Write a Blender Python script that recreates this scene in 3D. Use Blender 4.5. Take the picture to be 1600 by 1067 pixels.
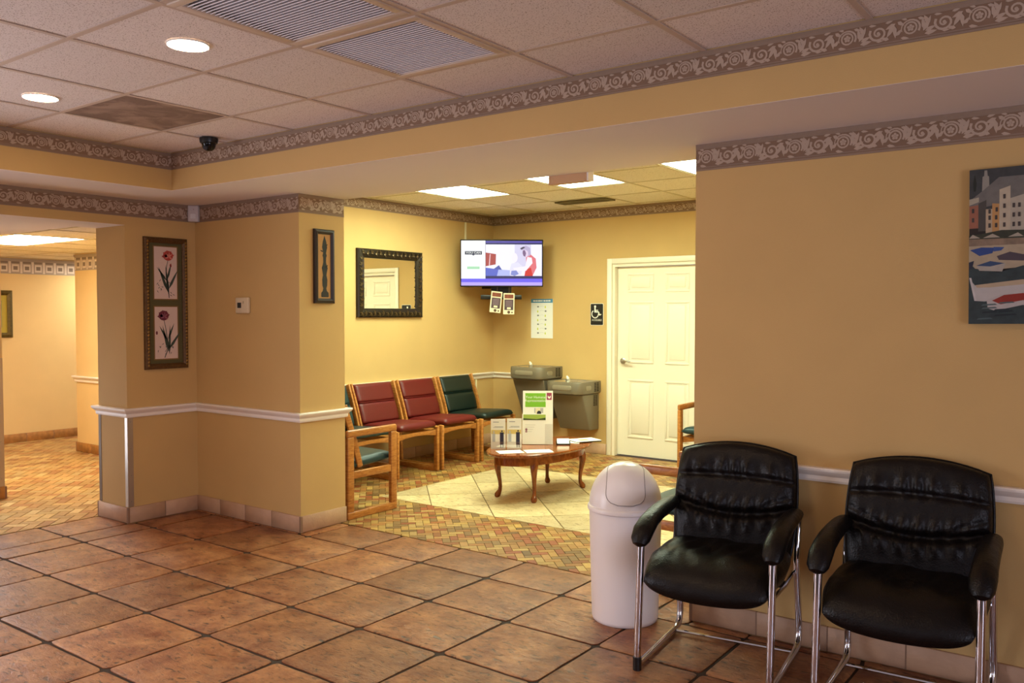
import bpy, bmesh, math, random
from mathutils import Vector, Matrix
random.seed(7)
for o in list(bpy.data.objects):
    bpy.data.objects.remove(o)
scene = bpy.context.scene
COL = scene.collection
PI = math.pi

# ------------------------------------------------------------------ camera
F_PX, YAW, PITCH, ROLL, CAM_H = 1348.0, 0.63769, -0.03312, 0.00056, 1.48
fw = Vector((-math.sin(YAW) * math.cos(PITCH), math.cos(YAW) * math.cos(PITCH), math.sin(PITCH)))
rt = Vector((math.cos(YAW), math.sin(YAW), 0))
up = rt.cross(fw)
r2 = rt * math.cos(ROLL) + up * math.sin(ROLL)
u2 = -rt * math.sin(ROLL) + up * math.cos(ROLL)
cd = bpy.data.cameras.new('camera')
cam = bpy.data.objects.new('camera', cd)
COL.objects.link(cam)
cd.sensor_fit = 'HORIZONTAL'
cd.sensor_width = 36.0
cd.lens = 36.0 * F_PX / 1600.0
cd.clip_start = 0.05
M = Matrix((r2, u2, -fw)).transposed().to_4x4()
M.translation = Vector((0, 0, CAM_H))
cam.matrix_world = M
scene.camera = cam

# ------------------------------------------------------------------ world, exposure, daylight
scene.view_settings.view_transform = 'Standard'
scene.view_settings.look = 'None'
scene.view_settings.gamma = 1.0
scene.view_settings.use_curve_mapping = False
scene.view_settings.exposure = 0.72
wd = bpy.data.worlds.new('world')
scene.world = wd
wd.use_nodes = True
wd.node_tree.nodes['Background'].inputs[0].default_value = (0.55, 0.62, 0.85, 1)
wd.node_tree.nodes['Background'].inputs[1].default_value = 0.6

PANEL_E = 18.5       # fluorescent panels of the waiting alcove
CORR_E = 18.0        # corridor panel and the added one round the bend
DOWN_E = 68.0       # recessed downlights
WIN_R, WIN_L, WIN_B, WIN_V = 80.0, 75.0, 6.0, 8.0   # daylight lamps behind added, unseen windows, watts


def area_light(name, loc, rot, sx, sy, power, col):
    ld = bpy.data.lights.new(name, 'AREA')
    ld.shape = 'RECTANGLE'
    ld.size, ld.size_y, ld.energy, ld.color = sx, sy, power, col
    o = bpy.data.objects.new(name, ld)
    COL.objects.link(o)
    o.location = loc
    o.rotation_euler = rot
    return o


area_light('daylight_window_right', (4.16, -0.6, 1.1), (0, PI / 2 + .30, 0), 1.9, 2.6, WIN_R, (0.80, 0.81, 1.0))
area_light('added_daylight_left', (-6.02, -0.4, 1.05), (0, -PI / 2 - .30, 0), 1.9, 1.9, WIN_L, (0.92, 0.90, 1.0))  # added lamp at an unseen entrance, lights floor and lobby
area_light('added_daylight_vestibule', (-7.45, 2.47, .60), (0, -PI / 2, 0), .95, .80, WIN_V, (0.90, 0.93, 1.0))  # added lamp behind unseen glazing, sized for the floor sheen
area_light('added_daylight_rear', (-1.2, -3.64, 1.2), (PI / 2 + .3, 0, 0), 3.4, 1.6, WIN_B, (0.82, 0.82, 1.0))  # added fill from behind the camera, no known window there


# ------------------------------------------------------------------ helpers
def lin(c):
    if isinstance(c, str):
        c = [int(c[i:i + 2], 16) for i in (1, 3, 5)]
    out = []
    for v in c:
        v /= 255.0
        out.append(v / 12.92 if v <= 0.04045 else ((v + 0.055) / 1.055) ** 2.4)
    return tuple(out) + (1.0,)


MATS = {}


def new_mat(name):
    m = bpy.data.materials.new(name)
    m.use_nodes = True
    nt = m.node_tree
    return m, nt, nt.nodes['Principled BSDF']


def mat(name, col, rough=0.6, metal=0.0, var=0.0, scale=20.0, bump=0.0, bscale=None, spec=0.5, objrand=0.0, coat=0.0, stretch=None):
    """plain principled material with optional noise variation and bump"""
    if name in MATS:
        return MATS[name]
    m, nt, b = new_mat(name)
    N, L = nt.nodes, nt.links
    c = lin(col)
    b.inputs['Base Color'].default_value = c
    b.inputs['Roughness'].default_value = rough
    b.inputs['Metallic'].default_value = metal
    b.inputs['Specular IOR Level'].default_value = spec
    if coat:
        b.inputs['Coat Weight'].default_value = coat
        b.inputs['Coat Roughness'].default_value = 0.12
    tc = N.new('ShaderNodeTexCoord')
    vec = tc.outputs['Object']
    if stretch:
        mp = N.new('ShaderNodeMapping')
        mp.inputs['Scale'].default_value = stretch
        L.new(vec, mp.inputs[0])
        vec = mp.outputs[0]
    src = None
    if var:
        nz = N.new('ShaderNodeTexNoise')
        nz.inputs['Scale'].default_value = scale
        nz.inputs['Detail'].default_value = 5
        L.new(vec, nz.inputs['Vector'])
        mx = N.new('ShaderNodeMixRGB')
        mx.inputs[1].default_value = tuple(v * (1 - var) for v in c[:3]) + (1,)
        mx.inputs[2].default_value = tuple(min(1, v * (1 + var)) for v in c[:3]) + (1,)
        L.new(nz.outputs['Fac'], mx.inputs[0])
        src = mx.outputs[0]
    if objrand:
        oi = N.new('ShaderNodeObjectInfo')
        hs = N.new('ShaderNodeHueSaturation')
        mr = N.new('ShaderNodeMapRange')
        mr.inputs[3].default_value = 1 - objrand
        mr.inputs[4].default_value = 1 + objrand
        L.new(oi.outputs['Random'], mr.inputs[0])
        L.new(mr.outputs[0], hs.inputs['Value'])
        if src:
            L.new(src, hs.inputs['Color'])
        else:
            hs.inputs['Color'].default_value = c
        src = hs.outputs[0]
    if src:
        L.new(src, b.inputs['Base Color'])
    if bump:
        nz2 = N.new('ShaderNodeTexNoise')
        nz2.inputs['Scale'].default_value = bscale or scale
        nz2.inputs['Detail'].default_value = 4
        L.new(vec, nz2.inputs['Vector'])
        bp = N.new('ShaderNodeBump')
        bp.inputs['Strength'].default_value = bump
        bp.inputs['Distance'].default_value = 0.01
        L.new(nz2.outputs['Fac'], bp.inputs['Height'])
        L.new(bp.outputs[0], b.inputs['Normal'])
    MATS[name] = m
    return m


def emat(name, col, strength):
    if name in MATS:
        return MATS[name]
    m, nt, b = new_mat(name)
    b.inputs['Base Color'].default_value = (0, 0, 0, 1)
    b.inputs['Emission Color'].default_value = lin(col)
    b.inputs['Emission Strength'].default_value = strength
    MATS[name] = m
    return m


def obj(name, me, m=None, parent=None, loc=None, rotz=None):
    if m is not None:
        me.materials.clear()
        me.materials.append(m)
    o = bpy.data.objects.new(name, me)
    COL.objects.link(o)
    if parent is not None:
        o.parent = parent
    if loc is not None:
        o.location = loc
    if rotz is not None:
        o.rotation_euler = (0, 0, rotz)
    return o


def tag(o, label, cat, group=None):
    o['label'] = label
    o['category'] = cat
    if group:
        o['group'] = group
    return o


def thing(name, label, cat, loc=(0, 0, 0), rotz=0.0, group=None):
    o = bpy.data.objects.new(name, None)
    COL.objects.link(o)
    o.empty_display_size = 0.1
    o.location = loc
    o.rotation_euler = (0, 0, rotz)
    return tag(o, label, cat, group)


def struct(o):
    o['kind'] = 'structure'
    return o


class MB:
    """collects simple shapes into ONE mesh"""

    def __init__(s):
        s.v, s.f = [], []

    def add(s, vs, fs):
        o = len(s.v)
        s.v += [tuple(v) for v in vs]
        s.f += [[i + o for i in f] for f in fs]
        return s

    def box(s, x0, x1, y0, y1, z0, z1):
        return s.add([(x, y, z) for z in (z0, z1) for y in (y0, y1) for x in (x0, x1)],
                     [(0, 2, 3, 1), (4, 5, 7, 6), (0, 1, 5, 4), (2, 6, 7, 3), (0, 4, 6, 2), (1, 3, 7, 5)])

    def prism(s, poly, axis, a0, a1):
        """poly: list of 2D points; axis 'x': (y,z), 'y': (x,z), 'z': (x,y)"""
        def P(p, a):
            return {'x': (a, p[0], p[1]), 'y': (p[0], a, p[1]), 'z': (p[0], p[1], a)}[axis]
        n = len(poly)
        vs = [P(p, a0) for p in poly] + [P(p, a1) for p in poly]
        fs = [list(range(n))[::-1], list(range(n, 2 * n))] + [(i, (i + 1) % n, n + (i + 1) % n, n + i) for i in range(n)]
        return s.add(vs, fs)

    def flat(s, poly, y):
        """flat polygon in the local xz plane facing -y"""
        return s.add([(p[0], y, p[1]) for p in poly], [list(range(len(poly)))])

    def rect(s, x0, x1, z0, z1, y):
        return s.flat([(x0, z0), (x1, z0), (x1, z1), (x0, z1)], y)

    def ribbon(s, pts, w, y):
        """flat stroke in the xz plane; w number or list"""
        n = len(pts)
        if not isinstance(w, (list, tuple)):
            w = [w] * n
        vs = []
        for i, p in enumerate(pts):
            a, b = pts[max(0, i - 1)], pts[min(n - 1, i + 1)]
            dx, dz = b[0] - a[0], b[1] - a[1]
            l = math.hypot(dx, dz) or 1
            nx, nz = -dz / l * w[i] / 2, dx / l * w[i] / 2
            vs += [(p[0] + nx, y, p[1] + nz), (p[0] - nx, y, p[1] - nz)]
        return s.add(vs, [(2 * i, 2 * i + 1, 2 * i + 3, 2 * i + 2) for i in range(n - 1)])

    def disc(s, cx, cz, r, y, n=16, rz=None):
        return s.flat([(cx + r * math.cos(2 * PI * i / n), cz + (rz or r) * math.sin(2 * PI * i / n)) for i in range(n)], y)

    def leaf(s, x, z, ang, ln, w, y):
        c, q = math.cos(ang), math.sin(ang)
        P = [(0, 0), (ln * .3, -w / 2), (ln * .65, -w * .35), (ln, 0), (ln * .65, w * .35), (ln * .3, w / 2)]
        return s.flat([(x + a * c - b * q, z + a * q + b * c) for a, b in P], y)

    def tube(s, path, r, n=10, closed=False, sq=None):
        """round tube along a path; r number or list; sq=(a,b) scales the section"""
        P = [Vector(p) for p in path]
        m = len(P)
        R = r if isinstance(r, (list, tuple)) else [r] * m
        tan = []
        for i in range(m):
            a = P[i - 1] if (i or closed) else P[0]
            b = P[(i + 1) % m] if (i < m - 1 or closed) else P[-1]
            tan.append((b - a).normalized())
        ref = Vector((0, 0, 1))
        if abs(tan[0].dot(ref)) > 0.9:
            ref = Vector((1, 0, 0))
        u = (ref - tan[0] * ref.dot(tan[0])).normalized()
        vs = []
        for i in range(m):
            u = (u - tan[i] * u.dot(tan[i])).normalized()
            w = tan[i].cross(u)
            for k in range(n):
                a = 2 * PI * k / n
                ca, sa = math.cos(a), math.sin(a)
                if sq:
                    ca, sa = ca * sq[0], sa * sq[1]
                vs.append(P[i] + (u * ca + w * sa) * R[i])
        fs = []
        for i in range(m if closed else m - 1):
            j = (i + 1) % m
            for k in range(n):
                k2 = (k + 1) % n
                fs.append((i * n + k, i * n + k2, j * n + k2, j * n + k))
        if not closed:
            fs.append(list(range(n))[::-1])
            fs.append([(m - 1) * n + k for k in range(n)])
        return s.add(vs, fs)

    def lathe(s, prof, c=(0, 0, 0), n=32, capb=True, capt=True):
        vs = []
        for r, z in prof:
            vs += [(c[0] + r * math.cos(2 * PI * k / n), c[1] + r * math.sin(2 * PI * k / n), c[2] + z) for k in range(n)]
        fs = []
        for i in range(len(prof) - 1):
            for k in range(n):
                k2 = (k + 1) % n
                fs.append((i * n + k, i * n + k2, (i + 1) * n + k2, (i + 1) * n + k))
        if capb:
            fs.append(list(range(n))[::-1])
        if capt:
            fs.append([(len(prof) - 1) * n + k for k in range(n)])
        return s.add(vs, fs)

    def xf(s, mtx):
        s.v = [tuple(mtx @ Vector(v)) for v in s.v]
        return s

    def mesh(s, name, bevel=0.0, seg=2, smooth=False, fix=True):
        me = bpy.data.meshes.new(name)
        me.from_pydata(s.v, [], s.f)
        if bevel or fix:
            bm = bmesh.new()
            bm.from_mesh(me)
            if fix:
                bmesh.ops.recalc_face_normals(bm, faces=bm.faces)
            if bevel:
                ed = [e for e in bm.edges if len(e.link_faces) == 2 and e.calc_face_angle(0) > 0.5]
                bmesh.ops.bevel(bm, geom=ed, offset=bevel, segments=seg, profile=0.5, affect='EDGES', clamp_overlap=True)
            bm.to_mesh(me)
            bm.free()
        if smooth or bevel:
            me.polygons.foreach_set('use_smooth', [True] * len(me.polygons))
            me.set_sharp_from_angle(angle=math.radians(38 if not bevel else 50))
        return me

    def build(s, name, m, parent=None, bevel=0.0, seg=2, smooth=False, loc=None, fix=True, rotz=None):
        return obj(name, s.mesh(name, bevel, seg, smooth, fix), m, parent, loc, rotz)


def text_part(name, body, size, m, parent, mtx, align='CENTER', sx=1.0):
    cu = bpy.data.curves.new(name, 'FONT')
    cu.body, cu.size, cu.align_x, cu.align_y = body, size, align, 'CENTER'
    cu.resolution_u = 2
    tmp = bpy.data.objects.new(name, cu)
    me = bpy.data.meshes.new_from_object(tmp)
    bpy.data.objects.remove(tmp)
    # text lies in xy; stand it up to face -y
    me.transform(mtx @ Matrix.Rotation(PI / 2, 4, 'X') @ Matrix.Diagonal((sx, 1, 1, 1)))
    me.name = name
    return obj(name, me, m, parent)


def copy_tree(root, loc, rotz, label, group=None):
    r = root.copy()
    COL.objects.link(r)
    r.location = loc
    r.rotation_euler = (0, 0, rotz)
    r['label'] = label
    if group:
        r['group'] = group
    for ch in list(root.children):
        c = ch.copy()
        COL.objects.link(c)
        c.parent = r
        for g in list(ch.children):
            d = g.copy()
            COL.objects.link(d)
            d.parent = c
    return r


def sweep(path, prof):
    """profile (distance from wall, z) swept along a wall path with mitred corners; room lies right of travel"""
    n = len(path)
    mb = MB()
    offs = []
    for i in range(n):
        ns = []
        for a, b in ((i - 1, i), (i, i + 1)):
            if a >= 0 and b < n:
                dx, dy = path[b][0] - path[a][0], path[b][1] - path[a][1]
                l = math.hypot(dx, dy)
                ns.append((dy / l, -dx / l))
        if len(ns) == 2:
            d = 1 + ns[0][0] * ns[1][0] + ns[0][1] * ns[1][1]
            offs.append(((ns[0][0] + ns[1][0]) / d, (ns[0][1] + ns[1][1]) / d))
        else:
            offs.append(ns[0])
    k = len(prof)
    vs = [(path[i][0] + offs[i][0] * d, path[i][1] + offs[i][1] * d, z) for i in range(n) for d, z in prof]
    fs = []
    for i in range(n - 1):
        for j in range(k):
            j2 = (j + 1) % k
            fs.append((i * k + j, i * k + j2, (i + 1) * k + j2, (i + 1) * k + j))
    fs.append(list(range(k)))
    fs.append([(n - 1) * k + j for j in range(k)][::-1])
    return mb.add(vs, fs)


def clip_poly(poly, x0, x1, y0, y1):
    for ax, lim, sg in ((0, x0, 1), (0, x1, -1), (1, y0, 1), (1, y1, -1)):
        out = []
        for i in range(len(poly)):
            a, b = poly[i - 1], poly[i]
            ia, ib = sg * (a[ax] - lim) >= 0, sg * (b[ax] - lim) >= 0
            if ia != ib:
                t = (lim - a[ax]) / (b[ax] - a[ax])
                out.append((a[0] + t * (b[0] - a[0]), a[1] + t * (b[1] - a[1])))
            if ib:
                out.append(b)
        poly = out
        if len(poly) < 3:
            return []
    return poly


def poly_area(p):
    return abs(sum(p[i - 1][0] * p[i][1] - p[i][0] * p[i - 1][1] for i in range(len(p)))) / 2


# ------------------------------------------------------------------ plan of the place (metres)
yP, xL, yE, xE, xJ, yJ = 3.786, -5.751, 3.235, -6.136, -4.572, 4.1855
yR, xR = 3.825, -1.749
zS, zSb, zr0, zr1, zb = 2.275, 2.150, 0.744, 0.808, 0.1105
yB, xB, zT, zTb = 3.215, -5.138, 2.512, 2.4065
xAL, yAF, zA, zAb, xAR = -6.044, 7.795, 2.570, 2.468, -1.749
yM = 4.14
zH = 2.09               # head of the corridor opening
zC = 2.10               # corridor ceiling
XE, YS, YN = 4.0, -3.5, 7.95

# ------------------------------------------------------------------ materials
def wall_paint(name, col):
    m, nt, b = new_mat(name)
    N, L = nt.nodes, nt.links
    c = lin(col)
    tc = N.new('ShaderNodeTexCoord')
    n1 = N.new('ShaderNodeTexNoise')
    n1.inputs['Scale'].default_value = 3.0
    n1.inputs['Detail'].default_value = 4
    n2 = N.new('ShaderNodeTexNoise')
    n2.inputs['Scale'].default_value = 260.0
    L.new(tc.outputs['Object'], n1.inputs['Vector'])
    L.new(tc.outputs['Object'], n2.inputs['Vector'])
    mx = N.new('ShaderNodeMixRGB')
    mx.inputs[1].default_value = tuple(v * .93 for v in c[:3]) + (1,)
    mx.inputs[2].default_value = tuple(v * 1.07 for v in c[:3]) + (1,)
    L.new(n1.outputs['Fac'], mx.inputs[0])
    L.new(mx.outputs[0], b.inputs['Base Color'])
    b.inputs['Roughness'].default_value = 0.75
    b.inputs['Specular IOR Level'].default_value = 0.25
    bp = N.new('ShaderNodeBump')
    bp.inputs['Strength'].default_value = 0.25
    bp.inputs['Distance'].default_value = 0.002
    L.new(n2.outputs['Fac'], bp.inputs['Height'])
    L.new(bp.outputs[0], b.inputs['Normal'])
    return m


def speckle_mat(name, col, dark, scale, rough=0.85, dens=0.36, blotch=0.0):
    """mineral-fibre ceiling panel: pale with dark pin holes"""
    m, nt, b = new_mat(name)
    N, L = nt.nodes, nt.links
    tc = N.new('ShaderNodeTexCoord')
    nz = N.new('ShaderNodeTexNoise')
    nz.inputs['Scale'].default_value = scale
    nz.inputs['Detail'].default_value = 2
    L.new(tc.outputs['Object'], nz.inputs['Vector'])
    cr = N.new('ShaderNodeValToRGB')
    cr.color_ramp.elements[0].position = dens - .03
    cr.color_ramp.elements[0].color = lin(dark)
    cr.color_ramp.elements[1].position = dens + .03
    cr.color_ramp.elements[1].color = lin(col)
    L.new(nz.outputs['Fac'], cr.inputs[0])
    src = cr.outputs[0]
    if blotch:
        n2 = N.new('ShaderNodeTexNoise')
        n2.inputs['Scale'].default_value = 5.0
        n2.inputs['Detail'].default_value = 6
        n2.inputs['Distortion'].default_value = 1.2
        L.new(tc.outputs['Object'], n2.inputs['Vector'])
        c2 = N.new('ShaderNodeValToRGB')
        c2.color_ramp.elements[0].position = .42
        c2.color_ramp.elements[0].color = lin('#a8978a')
        c2.color_ramp.elements[1].position = .62
        c2.color_ramp.elements[1].color = lin('#e6d8cc')
        L.new(n2.outputs['Fac'], c2.inputs[0])
        mx = N.new('ShaderNodeMixRGB')
        mx.blend_type = 'MULTIPLY'
        mx.inputs[0].default_value = blotch * .8
        L.new(src, mx.inputs[1])
        L.new(c2.outputs[0], mx.inputs[2])
        src = mx.outputs[0]
    oi = N.new('ShaderNodeObjectInfo')
    mr = N.new('ShaderNodeMapRange')
    mr.inputs[3].default_value, mr.inputs[4].default_value = .95, 1.04
    hs = N.new('ShaderNodeHueSaturation')
    L.new(oi.outputs['Random'], mr.inputs[0])
    L.new(mr.outputs[0], hs.inputs['Value'])
    L.new(src, hs.inputs['Color'])
    L.new(hs.outputs[0], b.inputs['Base Color'])
    b.inputs['Roughness'].default_value = rough
    b.inputs['Specular IOR Level'].default_value = 0.2
    return m


def terracotta_mat(name, a, bcol, dark, rough):
    """glazed rustic floor tile: clouded terracotta with dark pits and ridges"""
    m, nt, b = new_mat(name)
    N, L = nt.nodes, nt.links
    tc = N.new('ShaderNodeTexCoord')
    oi = N.new('ShaderNodeObjectInfo')
    ad = N.new('ShaderNodeVectorMath')
    ad.operation = 'ADD'
    sc = N.new('ShaderNodeVectorMath')
    sc.operation = 'SCALE'
    cx = N.new('ShaderNodeCombineXYZ')
    L.new(oi.outputs['Random'], cx.inputs[0])
    L.new(oi.outputs['Random'], cx.inputs[1])
    L.new(cx.outputs[0], sc.inputs[0])
    sc.inputs['Scale'].default_value = 37.0
    L.new(tc.outputs['Object'], ad.inputs[0])
    L.new(sc.outputs[0], ad.inputs[1])
    n1 = N.new('ShaderNodeTexNoise')
    n1.inputs['Scale'].default_value = 6.5
    n1.inputs['Detail'].default_value = 7
    n1.inputs['Roughness'].default_value = .72
    L.new(ad.outputs[0], n1.inputs['Vector'])
    cr = N.new('ShaderNodeValToRGB')
    cr.color_ramp.elements[0].position = .36
    cr.color_ramp.elements[0].color = lin(a)
    cr.color_ramp.elements[1].position = .66
    cr.color_ramp.elements[1].color = lin(bcol)
    L.new(n1.outputs['Fac'], cr.inputs[0])
    mp = N.new('ShaderNodeMapping')
    mp.inputs['Scale'].default_value = (1.0, 2.6, 1.0)
    mp.inputs['Rotation'].default_value = (0, 0, .5)
    L.new(ad.outputs[0], mp.inputs[0])
    n2 = N.new('ShaderNodeTexNoise')
    n2.inputs['Scale'].default_value = 16.0
    n2.inputs['Detail'].default_value = 8
    n2.inputs['Roughness'].default_value = .7
    n2.inputs['Distortion'].default_value = .7
    L.new(mp.outputs[0], n2.inputs['Vector'])
    c2 = N.new('ShaderNodeValToRGB')
    c2.color_ramp.elements[0].position = .37
    c2.color_ramp.elements[0].color = lin(dark)
    c2.color_ramp.elements[1].position = .455
    c2.color_ramp.elements[1].color = (1, 1, 1, 1)
    L.new(n2.outputs['Fac'], c2.inputs[0])
    mx = N.new('ShaderNodeMixRGB')
    mx.blend_type = 'MULTIPLY'
    mx.inputs[0].default_value = .85
    L.new(cr.outputs[0], mx.inputs[1])
    L.new(c2.outputs[0], mx.inputs[2])
    hs = N.new('ShaderNodeHueSaturation')
    mr = N.new('ShaderNodeMapRange')
    mr.inputs[3].default_value, mr.inputs[4].default_value = .80, 1.18
    L.new(oi.outputs['Random'], mr.inputs[0])
    L.new(mr.outputs[0], hs.inputs['Value'])
    L.new(mx.outputs[0], hs.inputs['Color'])
    L.new(hs.outputs[0], b.inputs['Base Color'])
    b.inputs['Roughness'].default_value = rough
    bp = N.new('ShaderNodeBump')
    bp.inputs['Strength'].default_value = .8
    bp.inputs['Distance'].default_value = .009
    L.new(n2.outputs['Fac'], bp.inputs['Height'])
    L.new(bp.outputs[0], b.inputs['Normal'])
    return m


def facecol_mat(name, rough):
    """mosaic bricks: colour per brick from a face colour attribute plus grain"""
    m, nt, b = new_mat(name)
    N, L = nt.nodes, nt.links
    at = N.new('ShaderNodeAttribute')
    at.attribute_name = 'brick_tint'
    tc = N.new('ShaderNodeTexCoord')
    nz = N.new('ShaderNodeTexNoise')
    nz.inputs['Scale'].default_value = 55.0
    nz.inputs['Detail'].default_value = 4
    L.new(tc.outputs['Object'], nz.inputs['Vector'])
    mr = N.new('ShaderNodeMapRange')
    mr.inputs[3].default_value, mr.inputs[4].default_value = .72, 1.22
    L.new(nz.outputs['Fac'], mr.inputs[0])
    hs = N.new('ShaderNodeHueSaturation')
    L.new(mr.outputs[0], hs.inputs['Value'])
    L.new(at.outputs['Color'], hs.inputs['Color'])
    L.new(hs.outputs[0], b.inputs['Base Color'])
    b.inputs['Roughness'].default_value = rough
    return m


def leather_mat(name):
    m, nt, b = new_mat(name)
    N, L = nt.nodes, nt.links
    b.inputs['Base Color'].default_value = lin('#0e0a0a')
    b.inputs['Roughness'].default_value = .40
    b.inputs['Specular IOR Level'].default_value = .26
    tc = N.new('ShaderNodeTexCoord')
    vo = N.new('ShaderNodeTexVoronoi')
    vo.inputs['Scale'].default_value = 160.0
    n2 = N.new('ShaderNodeTexNoise')
    n2.inputs['Scale'].default_value = 14.0
    n2.inputs['Detail'].default_value = 6
    L.new(tc.outputs['Object'], vo.inputs['Vector'])
    L.new(tc.outputs['Object'], n2.inputs['Vector'])
    ma = N.new('ShaderNodeMath')
    ma.operation = 'MULTIPLY_ADD'
    ma.inputs[1].default_value = .12
    L.new(vo.outputs['Distance'], ma.inputs[0])
    L.new(n2.outputs['Fac'], ma.inputs[2])
    bp = N.new('ShaderNodeBump')
    bp.inputs['Strength'].default_value = .5
    bp.inputs['Distance'].default_value = .012
    L.new(ma.outputs[0], bp.inputs['Height'])
    L.new(bp.outputs[0], b.inputs['Normal'])
    return m


def wood_mat(name, a, c, rough, stretch):
    m, nt, b = new_mat(name)
    N, L = nt.nodes, nt.links
    tc = N.new('ShaderNodeTexCoord')
    mp = N.new('ShaderNodeMapping')
    mp.inputs['Scale'].default_value = stretch
    L.new(tc.outputs['Object'], mp.inputs[0])
    nz = N.new('ShaderNodeTexNoise')
    nz.inputs['Scale'].default_value = 6.0
    nz.inputs['Detail'].default_value = 8
    nz.inputs['Distortion'].default_value = .8
    L.new(mp.outputs[0], nz.inputs['Vector'])
    cr = N.new('ShaderNodeValToRGB')
    cr.color_ramp.elements[0].position = .3
    cr.color_ramp.elements[0].color = lin(a)
    cr.color_ramp.elements[1].position = .72
    cr.color_ramp.elements[1].color = lin(c)
    L.new(nz.outputs['Fac'], cr.inputs[0])
    L.new(cr.outputs[0], b.inputs['Base Color'])
    b.inputs['Roughness'].default_value = rough
    return m


PAINT = wall_paint('wall_paint', '#cba86e')
PAINT_CORR = wall_paint('corridor_paint', '#e2c58c')
SOFFIT = mat('soffit_paint', '#e6dcd6', .9, var=.03, scale=2.0, bump=.1, bscale=150)
CEIL = speckle_mat('ceiling_fibre', '#e2d6cf', '#a08c7c', 190.0, dens=.38)
CEIL2 = speckle_mat('alcove_ceiling_fibre', '#ece4d2', '#a29678', 150.0, dens=.36)
CEIL_ST = speckle_mat('stained_fibre', '#b5a294', '#8f7c6c', 90.0, dens=.3, blotch=1.0)
TBAR = mat('ceiling_tee_bar', '#c4ae9c', .6)
TBAR2 = mat('alcove_tee_bar', '#d0c4a4', .6)
VOID = mat('dark_void', '#1c1613', .9)
TRIMW = mat('white_trim_paint', '#f2e9df', .4)
BASET = mat('baseboard_tile_glaze', '#bf9a7c', .5, var=.16, scale=14, bump=.15, bscale=60, objrand=.08)
BASEJ = mat('baseboard_joint', '#8c6c56', .8)
BASEM = mat('mosaic_base', '#a8763c', .5, var=.55, scale=22)
GROUT = mat('dark_grout', '#3a2c24', .9, var=.2, scale=60)
GROUTM = mat('mosaic_grout', '#6e5634', .9)
TILE = terracotta_mat('terracotta_tile', '#7a3c1c', '#bc8458', '#4e2a16', .29)
BEIGE = terracotta_mat('beige_tile', '#c8ad7c', '#dcc89c', '#a98d60', .36)
BRICK = facecol_mat('mosaic_brick', .42)
BORD = mat('border_ground', '#876a54', .8, var=.08, scale=40)
BORDB = mat('border_band', '#917a67', .8, var=.08, scale=60)
BORDO = mat('border_ornament', '#b8a18d', .8, var=.10, scale=80)
DOORW = mat('door_paint', '#eee4cf', .38)
CHROME = mat('chrome', '#d8d8dc', .07, 1.0)
SATIN = mat('satin_nickel', '#b9b4aa', .28, 1.0)
ALU = mat('aluminium_guard', '#b9b0a8', .35, .8)
BLACKP = mat('black_plastic', '#101012', .35)
LEATHER = leather_mat('black_leather')
OAK = wood_mat('honey_oak', '#9a5820', '#c98a44', .35, (3, 3, 14))
CHERRY = wood_mat('cherry_wood', '#6a2f10', '#96501f', .16, (14, 3, 3))
RED = mat('red_vinyl', '#600b08', .46, var=.08, scale=30, bump=.08, bscale=200)
GREEN = mat('dark_green_vinyl', '#081e1a', .42, var=.08, scale=30, bump=.08, bscale=200)
TEAL = mat('teal_vinyl', '#15363a', .42, var=.08, scale=30, bump=.08, bscale=200)
WHITEP = mat('white_plastic', '#f8f4f3', .30)
GROOVE = mat('grey_groove', '#9a9291', .6)
STEEL = mat('fountain_grey', '#837a69', .42, .35, var=.06, scale=8)
STEELB = mat('fountain_basin_steel', '#d3cfc5', .22, .9)
STEELP = mat('fountain_push_bar', '#9c9380', .38, .35)
SPOUT = mat('fountain_bubbler', '#efe9d8', .3)
PAPER = mat('paper_white', '#eeeae2', .7)
PAPER2 = mat('paper_cream', '#e2d6b8', .7)
INK = mat('ink_dark', '#23232c', .7)
INKG = mat('ink_grey', '#9a9aa0', .7)

# ------------------------------------------------------------------ floor
floor = MB().box(-6.9, XE + .1, YS - .1, yM, -.12, -.007).build('floor', GROUT)
struct(floor)
# terracotta tiles of the lobby
xl = [-6.136, -5.75, -5.51, -4.985]
x = -4.4653
while x < 2.6:
    xl.append(x)
    x += .5013
yl = [2.3153 + .4796 * k for k in range(-5, 4)] + [yM]


def tile_mesh(w, d, seed):
    rnd = random.Random(seed)
    g = .0078
    rc = min(.022, w * .2, d * .2)
    ring = []
    for cx, cy, a0 in ((w / 2 - g - rc, d / 2 - g - rc, 0), (-w / 2 + g + rc, d / 2 - g - rc, PI / 2), (-w / 2 + g + rc, -d / 2 + g + rc, PI), (w / 2 - g - rc, -d / 2 + g + rc, 1.5 * PI)):
        for k in range(3):
            a = a0 + k * PI / 4
            ring.append((cx + rc * math.cos(a) + rnd.uniform(-.004, .004), cy + rc * math.sin(a) + rnd.uniform(-.0025, .0025)))
    # wavy edges
    pts = []
    n = len(ring)
    for i in range(n):
        a, b = ring[i], ring[(i + 1) % n]
        pts.append(a)
        l = math.hypot(b[0] - a[0], b[1] - a[1])
        if l > .1:
            for t in (.25, .5, .75):
                q = (a[0] + (b[0] - a[0]) * t, a[1] + (b[1] - a[1]) * t)
                pts.append((q[0] + rnd.uniform(-.0025, .0025), q[1] + rnd.uniform(-.0025, .0025)))
    n = len(pts)
    vs = [(p[0], p[1], -.0068) for p in pts] + [(p[0], p[1], -.0025) for p in pts]
    vs += [(p[0] * (1 - .009 / w * 2), p[1] * (1 - .009 / d * 2), 0.0) for p in pts]
    fs = [(r * n + i, r * n + (i + 1) % n, (r + 1) * n + (i + 1) % n, (r + 1) * n + i) for r in (0, 1) for i in range(n)]
    fs.append([2 * n + i for i in range(n)])
    return MB().add(vs, fs).mesh('tile', smooth=True)


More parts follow.
